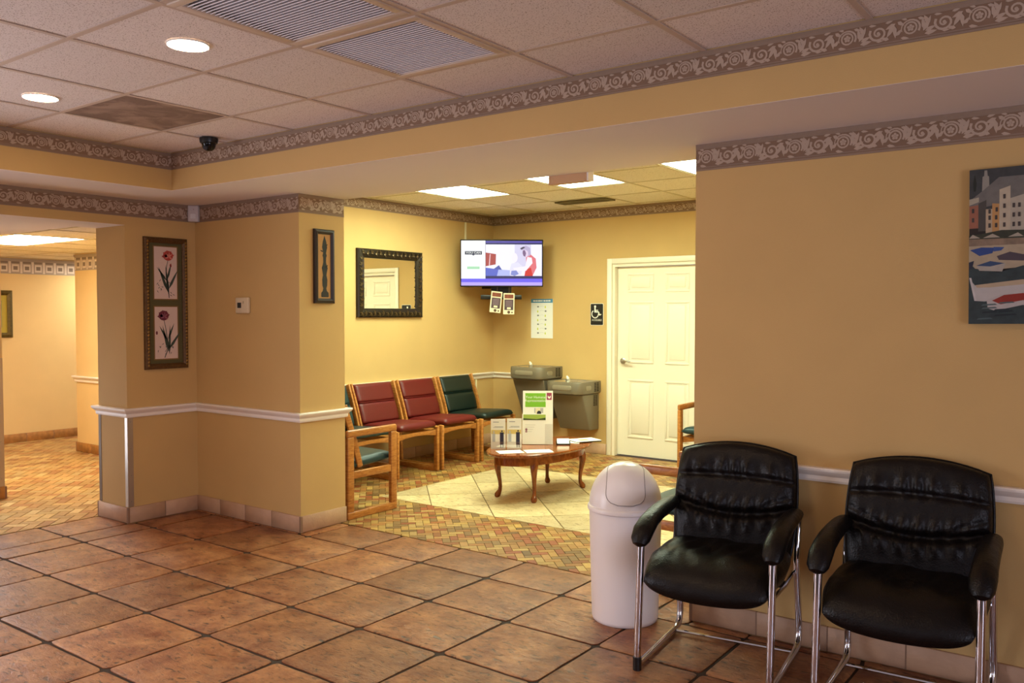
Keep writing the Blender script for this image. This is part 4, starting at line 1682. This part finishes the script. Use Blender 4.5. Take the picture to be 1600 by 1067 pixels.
sr('purple_band', 0, 1, .075, .155, '#6a58ee')
sr('lilac_band', 0, 1, .0, .075, '#b8a4f6')
sr('top_band', .302, .995, .955, .985, '#5a48b8')
sr('photo_ground', .302, .995, .215, .915, '#ebe8fb', 1, .68)
spoly('photo_table', [(.302, .215), (.58, .215), (.62, .34), (.46, .36), (.302, .40)], '#5560c8')
spoly('photo_table_light', [(.44, .215), (.62, .215), (.62, .34), (.46, .36)], '#b0b8f0', 3)
spoly('photo_furniture', [(.302, .735), (.43, .70), (.425, .47), (.302, .43)], '#a8343c')
spoly('photo_furniture_edge', [(.352, .70), (.362, .70), (.352, .44), (.340, .44)], '#f0c8d4', 3)
spoly('photo_laptop', [(.40, .37), (.465, .455), (.505, .345)], '#4a52a8', 3)
spoly('photo_wall', [(.66, .915), (.86, .915), (.86, .30), (.66, .40)], '#d6d0ee')
spoly('photo_torso', [(.80, .66), (.86, .69), (.92, .60), (.93, .40), (.88, .215), (.78, .215), (.80, .45)], '#e06a78', 3)
spoly('photo_torso_deep', [(.80, .36), (.86, .40), (.885, .215), (.78, .215)], '#d01c24', 4)
spoly('photo_sleeve', [(.815, .64), (.87, .62), (.88, .50), (.80, .33), (.66, .33), (.64, .39), (.79, .43)], '#f4ecfa', 5)
hp = [(.795 + .040 * math.cos(k * PI / 8), .735 + .105 * math.sin(k * PI / 8)) for k in range(16)]
spoly('photo_face', hp, '#e2cce8', 5)
spoly('photo_hair', [(.725, .80), (.75, .86), (.80, .89), (.85, .84), (.86, .70), (.83, .64), (.822, .76), (.79, .80), (.745, .79)], '#b9acd0', 6)
spoly('photo_headband', [(.725, .83), (.77, .865), (.79, .85), (.745, .80)], '#3c2c48', 7)
spoly('photo_profile', [(.760, .78), (.785, .79), (.800, .72), (.790, .64), (.768, .66), (.757, .72)], '#7a5a86', 7)
spoly('photo_child_head', [(.66 + .036 * math.cos(k * PI / 8), .62 + .105 * math.sin(k * PI / 8)) for k in range(16)], '#f6ecfc', 5)
spoly('photo_child_body', [(.62, .49), (.70, .52), (.76, .42), (.74, .24), (.60, .22), (.60, .36)], '#e2def4', 4)
spoly('photo_hands', [(.62, .33), (.68, .34), (.71, .26), (.66, .215), (.61, .24)], '#8088d0', 6)
sr('caption_box', .045, .257, .688, .765, '#232048', 2)
spoly('caption_pointer', [(.13, .689), (.17, .689), (.15, .664)], '#232048', 2)
sr('green_button', .072, .228, .365, .425, '#a8dcb4', 2)
tt = text_part('caption_lettering', 'YOU CAN', .027, emat('screen_text', '#ffffff', .7), base, Matrix.Translation((SX(.151), -.003, SZ(.727))), sx=1.3)

t = thing('television_bracket', 'black corner bracket and small shelf bar under the television', 'bracket', (TVC.x, TVC.y, TVC.z), RZT)
MB().box(-.115, .105, .10, .30, -.335, -.18).build('mount_box', BLACKP, t, bevel=.004)
MB().box(-.225, .215, .10, .16, -.382, -.335).build('shelf_bar', BLACKP, t, bevel=.003)
Ri = Matrix.Rotation(-RZT, 3, 'Z')
for wp in ((xAL + .002, 7.60, 1.76), (-5.85, yAF - .002, 1.76)):
    q = Ri @ (Vector(wp) - TVC)
    MB().tube([(0, .27, -.25), tuple(q)], .012, 8).build('wall_arm', BLACKP, t)
MB().box(-.05, .05, .0455, .12, -.24, .1).build('mount_plate', BLACKP, t)
def flyer(label, x, z, ang):
    t_ = thing('hanging_flyer', label, 'flyer', tuple(TVC + Matrix.Rotation(RZT, 3, 'Z') @ Vector((x, .020, z))), RZT, 'flyers hung below the television')
    t_.rotation_euler = (0, ang, RZT)
    w_, h_ = .118, .225
    p_ = MB().box(-w_ / 2, w_ / 2, 0, .002, -h_, 0).build('card', PAPER2, t_)
    MB().box(-.006, .006, .0002, .0018, 0, -.2480 - z).build('hanging_strip', ACR, t_)
    MB().rect(-w_ * .40, w_ * .40, -h_ * .25, -h_ * .06, -.0008).build('photo_print', mat('flyer_food', '#7c3a22', .6, var=.6, scale=40), p_, fix=False)
    bx_ = MB().rect(-w_ * .40, w_ * .40, -h_ * .80, -h_ * .30, -.0008).build('text_panel', mat('flyer_plum', '#4c343c', .6), p_, fix=False)
    l_ = MB()
    for k in range(5):
        l_.rect(-w_ * .28, w_ * .28, -h_ * (.38 + .06 * k), -h_ * (.365 + .06 * k), -.0014)
    l_.build('line_print', mat('flyer_lilac', '#a58a98', .7), bx_, fix=False)
    MB().rect(-w_ * .16, w_ * .18, -h_ * .76, -h_ * .67, -.0014).build('label_print', PAPER2, bx_, fix=False)
    MB().disc(0, -h_ * .90, .016, -.0008, 10).disc(.035, -h_ * .91, .009, -.0008, 8).build('mark_print', mat('flyer_brown', '#5a3a24', .7), p_, fix=False)


flyer('brown and plum flyer hanging under the television, left one tilted', -.050, -.300, math.radians(6))
flyer('brown and plum flyer hanging under the television, right one', .078, -.318, math.radians(1))

CONM = mat('raceway_plastic', '#e4d8b4', .5)
t = thing('cable_raceway', 'white vertical cable cover running from ceiling down to the television', 'cable cover', (xAL, 7.292, 2.0))
MB().box(0.0005, .018, -.010, .010, 0, zAb - 2.002).build('cover', CONM, t, bevel=.003)
MB().tube([(.010, 0, .01), (.10, -.01, -.02), (.30, -.06, -.01)], .006, 8).build('cable', CONM, t)
t = thing('cable_raceway', 'thin white vertical cable cover below the chair rail by the corner', 'cable cover', (xAL, 7.479, .12))
MB().box(0.0005, .012, -.008, .008, 0, zr0 - .122).build('cover', CONM, t, bevel=.002)

# ------------------------------------------------------------------ wall pictures, mirror and signs (local x right, z up, front -y)
def frame_bars(t_, w, h, bw, dep, m, nm='frame', par=None):
    mb = MB()
    pr = [(0, 0), (bw, 0), (bw, -dep * .55), (bw * .55, -dep), (bw * .15, -dep * .85), (0, -dep * .6)]
    # four mitred bars
    cs = [(-w / 2, -h / 2), (w / 2, -h / 2), (w / 2, h / 2), (-w / 2, h / 2)]
    sg = [(1, 1), (-1, 1), (-1, -1), (1, -1)]
    k = len(pr)
    vs = [(c[0] + s[0] * p[0], p[1], c[1] + s[1] * p[0]) for c, s in zip(cs, sg) for p in pr]
    fs = [(i * k + j, i * k + (j + 1) % k, ((i + 1) % 4) * k + (j + 1) % k, ((i + 1) % 4) * k + j) for i in range(4) for j in range(k)]
    return mb.add(vs, fs).build(nm, m, par or t_)


# tulip picture
ty0, ty1, tz0, tz1 = 3.366, 3.706, 1.074, 2.021
t = thing('tulip_picture', 'tall ornate gilt frame holding two tulip prints', 'picture', (xL, (ty0 + ty1) / 2, (tz0 + tz1) / 2), PI / 2)
w, h = ty1 - ty0, tz1 - tz0
GILT = mat('dark_gilt', '#5f4220', .45, .3, var=.5, scale=45, bump=.6, bscale=70)
GILT2 = mat('gilt_bead', '#94702e', .4, .5, var=.4, scale=60)
frame_bars(t, w, h, .040, .030, GILT)
MB().box(-w / 2 + .035, w / 2 - .035, -.008, -.0005, -h / 2 + .035, h / 2 - .035).build('mat_board', mat('mat_olive', '#56502e', .8), t)
bead = MB().lathe([(.001, -.009), (.006, -.006), (.007, 0), (.006, .006), (.001, .009)], n=8).mesh('bead', smooth=True)
bead.materials.append(GILT2)
for s in (-1, 1):
    for k in range(38):
        o = bpy.data.objects.new('bead', bead)
        COL.objects.link(o)
        o.parent = t
        o.location = (s * (w / 2 - .020), -.030, -h / 2 + .03 + k * (h - .06) / 37)
        o.rotation_euler = (0, .5, 0)
PINKP = mat('tulip_paper', '#d8c0b4', .8, var=.06, scale=12)
FIL = mat('gilt_fillet', '#7c5a28', .5)
LEAFM = mat('tulip_leaf', '#3f4a3e', .8)
for zc_, fm, fm2, fx in ((.220, mat('tulip_red', '#b0443c', .8), mat('tulip_pale', '#d88878', .8), .02), (-.213, mat('tulip_plum', '#6c2a3a', .8), mat('tulip_plum_pale', '#985868', .8), -.02)):
    hh_ = .375 / 2
    MB().rect(-.098, .098, zc_ - hh_ - .008, zc_ + hh_ + .008, -.0086).build('fillet', FIL, t, fix=False)
    pr = MB().rect(-.090, .090, zc_ - hh_, zc_ + hh_, -.0094).build('print', PINKP, t, fix=False)
    y = -.0100
    st = MB()
    st.ribbon([(.025 * (1 if fx > 0 else -.6), zc_ - .18), (.02, zc_ - .10), (.005, zc_ - .03), (fx * .3, zc_ + .04), (fx, zc_ + .10)], [.006, .007, .006, .005, .004], y)
    for x_, z_, a_, l_, w_ in ((.018, -.14, 112, .20, .022), (.02, -.12, 62, .17, .020), (.01, -.06, 128, .13, .016), (.012, -.05, 75, .13, .016), (.022, -.16, 96, .22, .018)):
        st.leaf(x_, zc_ + z_, math.radians(a_ if fx > 0 else a_ - 8), l_, w_, y)
    for k in range(14):
        st.leaf(random.uniform(-.07, .06), zc_ + random.uniform(-.17, -.06), random.uniform(0, 6.3), .022, .005, y)
    st.build('stem_print', LEAFM, pr, fix=False)
    bl = MB()
    fz = zc_ + .125
    bl.disc(fx, fz, .040, y - .0004, 16, .036)
    for a_ in (20, 60, 100, 140, 175):
        bl.leaf(fx, fz - .01, math.radians(a_), .052, .030, y - .0005)
    bl.disc(fx - .055 if fx < 0 else fx + .02, zc_ + (.0 if fx < 0 else .055), .008, y, 8, .014)
    bl.build('bloom_print', fm, pr, fix=False)
    bp_ = MB()
    for a_ in (40, 85, 130, 200, 330):
        bp_.leaf(fx + .006, fz - .008, math.radians(a_), .034, .012, y - .0012)
    bp_.build('bloom_light_print', fm2, pr, fix=False)

# carved figure picture on the jamb
t = thing('figure_picture', 'narrow dark framed picture of a black carved figure on the olive jamb', 'picture', (xJ, 3.994, 1.797), PI / 2)
w, h = .178, .505
DARKF = mat('ebony_frame', '#2a1c18', .45, var=.2, scale=30)
frame_bars(t, w, h, .034, .026, DARKF)
MB().box(-w / 2 + .030, w / 2 - .030, -.012, -.0005, -h / 2 + .030, h / 2 - .030).build('backing', mat('picture_tan', '#b98a54', .8, var=.1, scale=20), t)
fg = MB()
y = -.0128
prof = [(-.21, .030), (-.205, .036), (-.18, .034), (-.168, .020), (-.15, .014), (-.13, .022), (-.09, .024), (-.06, .016), (-.04, .020), (-.01, .028), (.01, .018), (.03, .013), (.06, .014), (.075, .020), (.09, .014), (.11, .018), (.13, .024), (.15, .020), (.17, .016), (.19, .008), (.21, .001)]
fg.flat([(a * 1.0 + .002, z) for z, a in prof] + [(-a * .9 + .002, z) for z, a in prof[::-1]], y)
fg.leaf(.012, -.01, math.radians(50), .03, .012, y).leaf(-.01, .10, math.radians(160), .03, .01, y).leaf(.01, .14, math.radians(30), .026, .01, y)
fg.build('figure_silhouette', mat('figure_black', '#1a1816', .7), t, fix=False)

# wall mirror
my0, my1, mz0, mz1 = 5.679, 6.580, 1.435, 2.093
t = thing('wall_mirror', 'square wall mirror in a carved dark bronze frame', 'mirror', (xAL, (my0 + my1) / 2, (mz0 + mz1) / 2), PI / 2)
w, h = my1 - my0, mz1 - mz0
BRZ = mat('dark_bronze', '#2e2418', .35, .5, var=.5, scale=30)
BRZ2 = mat('bronze_relief', '#5a482c', .32, .6, var=.4, scale=40)
fr = frame_bars(t, w, h, .088, .040, BRZ)
MIR = mat('mirror_silver', '#f4f2ea', .01, 1.0)
MB().box(-w / 2 + .08, w / 2 - .08, -.012, -.0005, -h / 2 + .08, h / 2 - .08).build('glass', MIR, t)
lf_me = MB()
for a_ in (0, 45, -45):
    lf_me.leaf(0, 0, math.radians(a_), .040, .016, 0)
lf_me.v = [(v[0], v[1] - (.006 if i % 6 in (1, 2, 4, 5) else 0), v[2]) for i, v in enumerate(lf_me.v)]
lfm = lf_me.mesh('carved_leaf', fix=False)
lfm.materials.append(BRZ2)
def carve(x_, z_, a_):
    o = bpy.data.objects.new('carved_leaf', lfm)
    COL.objects.link(o)
    o.parent = fr
    o.location = (x_, -.041, z_)
    o.rotation_euler = (0, -a_, 0)
for k in range(15):
    f = -w / 2 + .05 + k * (w - .10) / 14
    carve(f, h / 2 - .044, 0 if k % 2 else .7)
    carve(f, -h / 2 + .044, PI if k % 2 else PI + .7)
for k in range(10):
    f = -h / 2 + .11 + k * (h - .22) / 9
    carve(-w / 2 + .044, f, PI / 2 if k % 2 else PI / 2 + .7)
    carve(w / 2 - .044, f, PI / 2 if k % 2 else PI / 2 + .7)

# poster
t = thing('notice_poster', 'white notice poster with blue heading and rows of small icons', 'poster', (-5.367, yAF - .001, 1.418))
pw_, ph_ = .288, .430
pg = MB().box(-pw_ / 2, pw_ / 2, -.002, 0, -ph_ / 2, ph_ / 2).build('sheet', mat('poster_white', '#e4e2e0', .6), t)
hdg = MB().rect(-pw_ / 2, pw_ / 2, ph_ / 2 - .042, ph_ / 2, -.0028).build('heading_band', mat('poster_blue', '#4a88b4', .6), pg, fix=False)
hl = MB()
for k, (a_, b_) in enumerate(((-.115, -.085), (-.080, -.055), (-.050, -.010), (-.005, .010), (.022, .048), (.053, .080), (.085, .115))):
    hl.rect(a_, b_, ph_ / 2 - .028, ph_ / 2 - .014, -.0036)
hl.build('heading_lettering', PAPER, hdg, fix=False)
ik, iy, il = MB(), MB(), MB()
for k in range(7):
    zz = ph_ / 2 - .085 - k * .048
    d_, y_ = (-.05, .05) if k % 2 == 0 else (.05, -.05)
    ik.disc(d_, zz, .013, -.0028, 10, .009)
    iy.leaf(y_ - .004, zz - .018, PI / 2, .032, .018, -.0028)
    il.ribbon([(-.03, zz), (.0, zz + .008), (.03, zz)], .0025, -.0028)
ik.build('dark_icon_print', INKG if False else mat('poster_grey', '#77767c', .7), pg, fix=False)
iy.build('yellow_icon_print', mat('poster_yellow', '#c6c840', .7), pg, fix=False)
il.build('line_print', mat('poster_line', '#bcbcc0', .7), pg, fix=False)

# accessible restroom sign
t = thing('restroom_sign', 'black accessible wheelchair sign beside the white door', 'sign', (-4.667, yAF - .0005, 1.465))
aw, ah = .150, .222
SGB = mat('sign_black', '#0d0b0a', .45)
SGW = mat('sign_white', '#eeeae0', .5)
MB().prism(rrect(-aw / 2 - .004, aw / 2 + .004, -ah / 2 - .004, ah / 2 + .004, .012), 'y', -.004, 0).build('edge', SGW, t)
pl = MB().prism(rrect(-aw / 2, aw / 2, -ah / 2, ah / 2, .010), 'y', -.0055, -.0041).build('plate', SGB, t)
sy_ = MB()
y = -.0062
sy_.disc(-.020, .082, .0125, y, 14)
sy_.ribbon([(-.021, .070), (-.021, .025)], .015, y)
sy_.ribbon([(-.021, .043), (.016, .043)], .009, y)
sy_.ribbon([(-.028, .026), (.018, .026), (.022, .024), (.034, -.008)], .012, y - .0003)
sy_.ribbon([(.030, -.008), (.037, -.006), (.054, .002)], .010, y - .0002)
arc = [(-.020 + .040 * math.cos(math.radians(a_)), .004 + .040 * math.sin(math.radians(a_))) for a_ in range(125, 371, 12)]
sy_.ribbon(arc, .009, y)
sy_.build('wheelchair_symbol', SGW, pl, fix=False)
text_part('lettering', 'ACCESSIBLE', .026, SGW, pl, Matrix.Translation((0, y, -.060)), sx=.86)

# thermostat
t = thing('thermostat', 'cream wall thermostat with a small dark screen', 'thermostat', (-5.166, yP - .0005, 1.532))
MB().box(-.073, .073, -.024, 0, -.056, .056).build('body', mat('thermostat_cream', '#dccaa8', .5), t, bevel=.008)
MB().rect(-.046, -.002, -.018, .020, -.0248).build('display', mat('lcd_dark', '#2a2a26', .3), t, fix=False)
MB().box(.018, .026, -.027, -.0245, .012, .030).build('button', mat('thermostat_button', '#b8a684', .5), t)

# motion sensor in the inner corner, security dome camera
t = thing('motion_sensor', 'small white motion sensor in the pillar corner at the ceiling border', 'sensor', (xL + .005, yP - .005, 2.215), PI / 4)
sm = MB().prism([(-.030, 0), (.030, 0), (.046, -.030), (.036, -.060), (-.036, -.060), (-.046, -.030)], 'z', -.062, .056)
sm.xf(Matrix.Translation((0, 0, 0)))
sm.build('housing', mat('sensor_white', '#cfc6c4', .45), t, bevel=.006)
MB().prism(rrect(-.018, .018, -.040, -.005, .006), 'y', -.0618, -.0604).build('lens', mat('sensor_lens', '#e2dedd', .3), t)
MB().disc(.004, .028, .003, -.0612, 8).build('led', mat('sensor_led', '#a04030', .4), t, fix=False)
t = thing('dome_camera', 'black security dome camera hanging from the lobby ceiling corner', 'security camera', (-4.500, 3.060, zT))
MB().lathe([(.052, -.001), (.054, -.010), (.050, -.030), (.040, -.036)], n=28).build('base', BLACKP, t, smooth=True)
MB().lathe([(.004, -.078), (.018, -.075), (.030, -.066), (.038, -.052), (.041, -.036)], n=28, capt=False).build('dome', mat('smoked_dome', '#0a0a0c', .12), t, smooth=True)
ey = MB().lathe([(.014, 0), (.014, .016), (.010, .020)], n=16).xf(Matrix.Translation((.014, -.026, -.058)) @ Matrix.Rotation(math.radians(118), 4, Vector((.9, .45, 0))))
ey.build('lens', mat('camera_lens', '#30343c', .1), t, smooth=True)

# tan sign box hung behind the beam
t = thing('hanging_sign_box', 'tan backed sign box hanging behind the beam in front of a light panel', 'sign box', (-2.705, yJ + .001, 2.225))
MB().box(-.135, .125, 0, .034, 0, .20).build('housing', mat('sign_box_tan', '#cfa67c', .7), t, bevel=.003)
MB().box(.1255, .137, 0.002, .060, .002, .20).build('side_plate', TRIMW, t)
MB().box(-.133, .1245, .0345, .060, .002, .20).build('face_box', TRIMW, t)

# picture in the corridor
t = thing('corridor_picture', 'gilt framed picture on the corridor wall at the left edge', 'picture', (-10.37, 4.262, 1.465), PI / 2)
frame_bars(t, .44, .53, .055, .03, mat('antique_gilt', '#5a4c1c', .4, .4, var=.6, scale=40))
MB().box(-.17, .17, -.010, -.0005, -.215, .215).build('mat_board', mat('corridor_mat', '#b3a03c', .8), t)
MB().rect(-.11, .11, -.15, .15, -.0108).build('print', mat('corridor_print', '#8a8a60', .8, var=.5, scale=12), t, fix=False)

# harbour painting on the right wall
pX0, pX1, pz0, pz1 = -.580, -.130, 1.440, 2.040
t = thing('harbour_painting', 'unframed canvas painting of a harbour with boats and pale buildings', 'painting', ((pX0 + pX1) / 2, yR - .0005, (pz0 + pz1) / 2))
t.rotation_euler = (0, math.radians(-.6), 0)
w, h = pX1 - pX0, pz1 - pz0
cvs = MB().box(-w / 2, w / 2, -.032, 0, -h / 2, h / 2).build('canvas', mat('canvas_edge', '#2a241f', .8), t, bevel=.002)
def PX(f, rep):
    f = min(max(f, 0.0), 1.0)
    f = rep + f if rep % 2 == 0 else rep + 1 - f
    return -w / 2 + w * min(1.0, f * .41)
def PZ(f): return -h / 2 + h * f
LAY = [0]
def pp(nm, pts, col, var=.15):
    LAY[0] += 1
    for rep in (0, 1, 2):
        q = [(PX(a, rep), PZ(b)) for a, b in pts]
        if max(p[0] for p in q) - min(p[0] for p in q) > .002:
            MB().flat(q if rep % 2 == 0 else q[::-1], -.0324 - .00012 * LAY[0]).build(nm, mat('paint_' + col[1:], col, .75, var=var, scale=35), cvs, fix=False)
pp('hill_paint', [(0, .70), (1, .70), (1, 1), (0, 1)], '#3c3e3e', .4)
pp('tree_paint', [(.08, .86), (.12, .86), (.135, .91), (.10, .97), (.07, .91)], '#22281f')
pp('tower_paint', [(.235, .84), (.375, .84), (.365, .95), (.34, .955), (.33, .99), (.28, .99), (.275, .955), (.245, .95)], '#8e8a80')
pp('roof_paint', [(0, .80), (.25, .86), (.40, .90), (.55, .94), (1, .94), (1, .80), (.40, .76), (0, .74)], '#6e6a64', .25)
pp('house_pale', [(0, .77), (.18, .79), (.18, .82), (0, .81)], '#a8a08c')
pp('house_red', [(0, .62), (.17, .62), (.17, .77), (0, .765)], '#96604a')
pp('house_dark', [(.17, .60), (.32, .60), (.32, .80), (.17, .78)], '#4a4640')  # darker house front of the picture
pp('house_cream', [(.31, .585), (.44, .585), (.44, .74), (.31, .74)], '#b4a084')
pp('house_orange', [(.43, .585), (.56, .585), (.56, .77), (.43, .775)], '#b88a54')
pp('house_white', [(.56, .585), (.76, .585), (.76, .88), (.56, .86)], '#b8aa92')
pp('house_white', [(.76, .585), (1, .585), (1, .82), (.76, .80)], '#aaa08e')
for a_, b_ in ((.05, .66), (.05, .72), (.36, .62), (.36, .67), (.36, .71), (.48, .62), (.48, .67), (.49, .72), (.63, .62), (.63, .68), (.63, .74), (.63, .80), (.80, .62), (.80, .68), (.80, .74), (.90, .62), (.90, .68), (.90, .74)):
    pp('window_paint', [(a_, b_), (a_ + .045, b_), (a_ + .045, b_ + .028), (a_, b_ + .028)], '#443c38')
pp('hedge_paint', [(0, .54), (1, .54), (1, .595), (.6, .60), (.3, .585), (0, .575)], '#36382a', .4)
pp('crowd_paint', [(0, .50), (1, .50), (1, .545), (0, .55)], '#84705c', .6)
for a_ in (.05, .42, .88):
    pp('umbrella_paint', [(a_ - .16, .555), (a_ + .16, .555), (a_ + .02, .58)], '#a49a88')
pp('shore_paint', [(0, .34), (1, .36), (1, .505), (0, .505)], '#a8987e', .15)
pp('blue_boat_paint', [(.02, .48), (.24, .495), (.48, .49), (.44, .455), (.20, .44)], '#2c4480')
pp('blue_boat_paint', [(.46, .495), (.66, .49), (.60, .47), (.46, .465)], '#3a528a')
pp('dark_boat_paint', [(.52, .435), (.76, .46), (1, .44), (1, .40), (.56, .41)], '#4a4048')
pp('water_paint', [(0, 0), (1, 0), (1, .37), (.55, .33), (.12, .36), (0, .40)], '#2e3a3c', .5)
pp('boat_paint', [(.14, .375), (.40, .40), (.68, .385), (.62, .335), (.20, .345)], '#a49c90')
pp('boat_cover_paint', [(.14, .378), (.40, .405), (.66, .388), (.40, .37)], '#34486a')
pp('dark_bow_paint', [(0, .40), (.10, .41), (.06, .36), (0, .35)], '#2a2c3c')
pp('rowboat_paint', [(.02, .29), (.12, .25), (1, .28), (1, .18), (.30, .145), (.12, .15)], '#b4aeaa', .1)
pp('rowboat_inside_paint', [(.12, .252), (.50, .265), (1, .282), (1, .25), (.40, .235), (.16, .235)], '#b09c80')
pp('rowboat_stem_paint', [(.01, .30), (.05, .30), (.15, .15), (.11, .15)], '#c0bab6')
pp('red_boat_paint', [(.34, .155), (.60, .19), (1, .20), (1, .12), (.50, .085), (.36, .10)], '#b0a8a4')
pp('red_boat_inside_paint', [(.44, .15), (.66, .185), (1, .195), (1, .15), (.60, .125)], '#8c2c20')
for k in range(9):
    z_ = random.uniform(.01, .13)
    a_ = random.uniform(0, .6)
    pp('ripple_paint', [(a_, z_), (a_ + .3, z_ + .006), (a_ + .26, z_ + .014), (a_ + .03, z_ + .010)], '#4c5c5e' if k % 2 else '#1e282c')
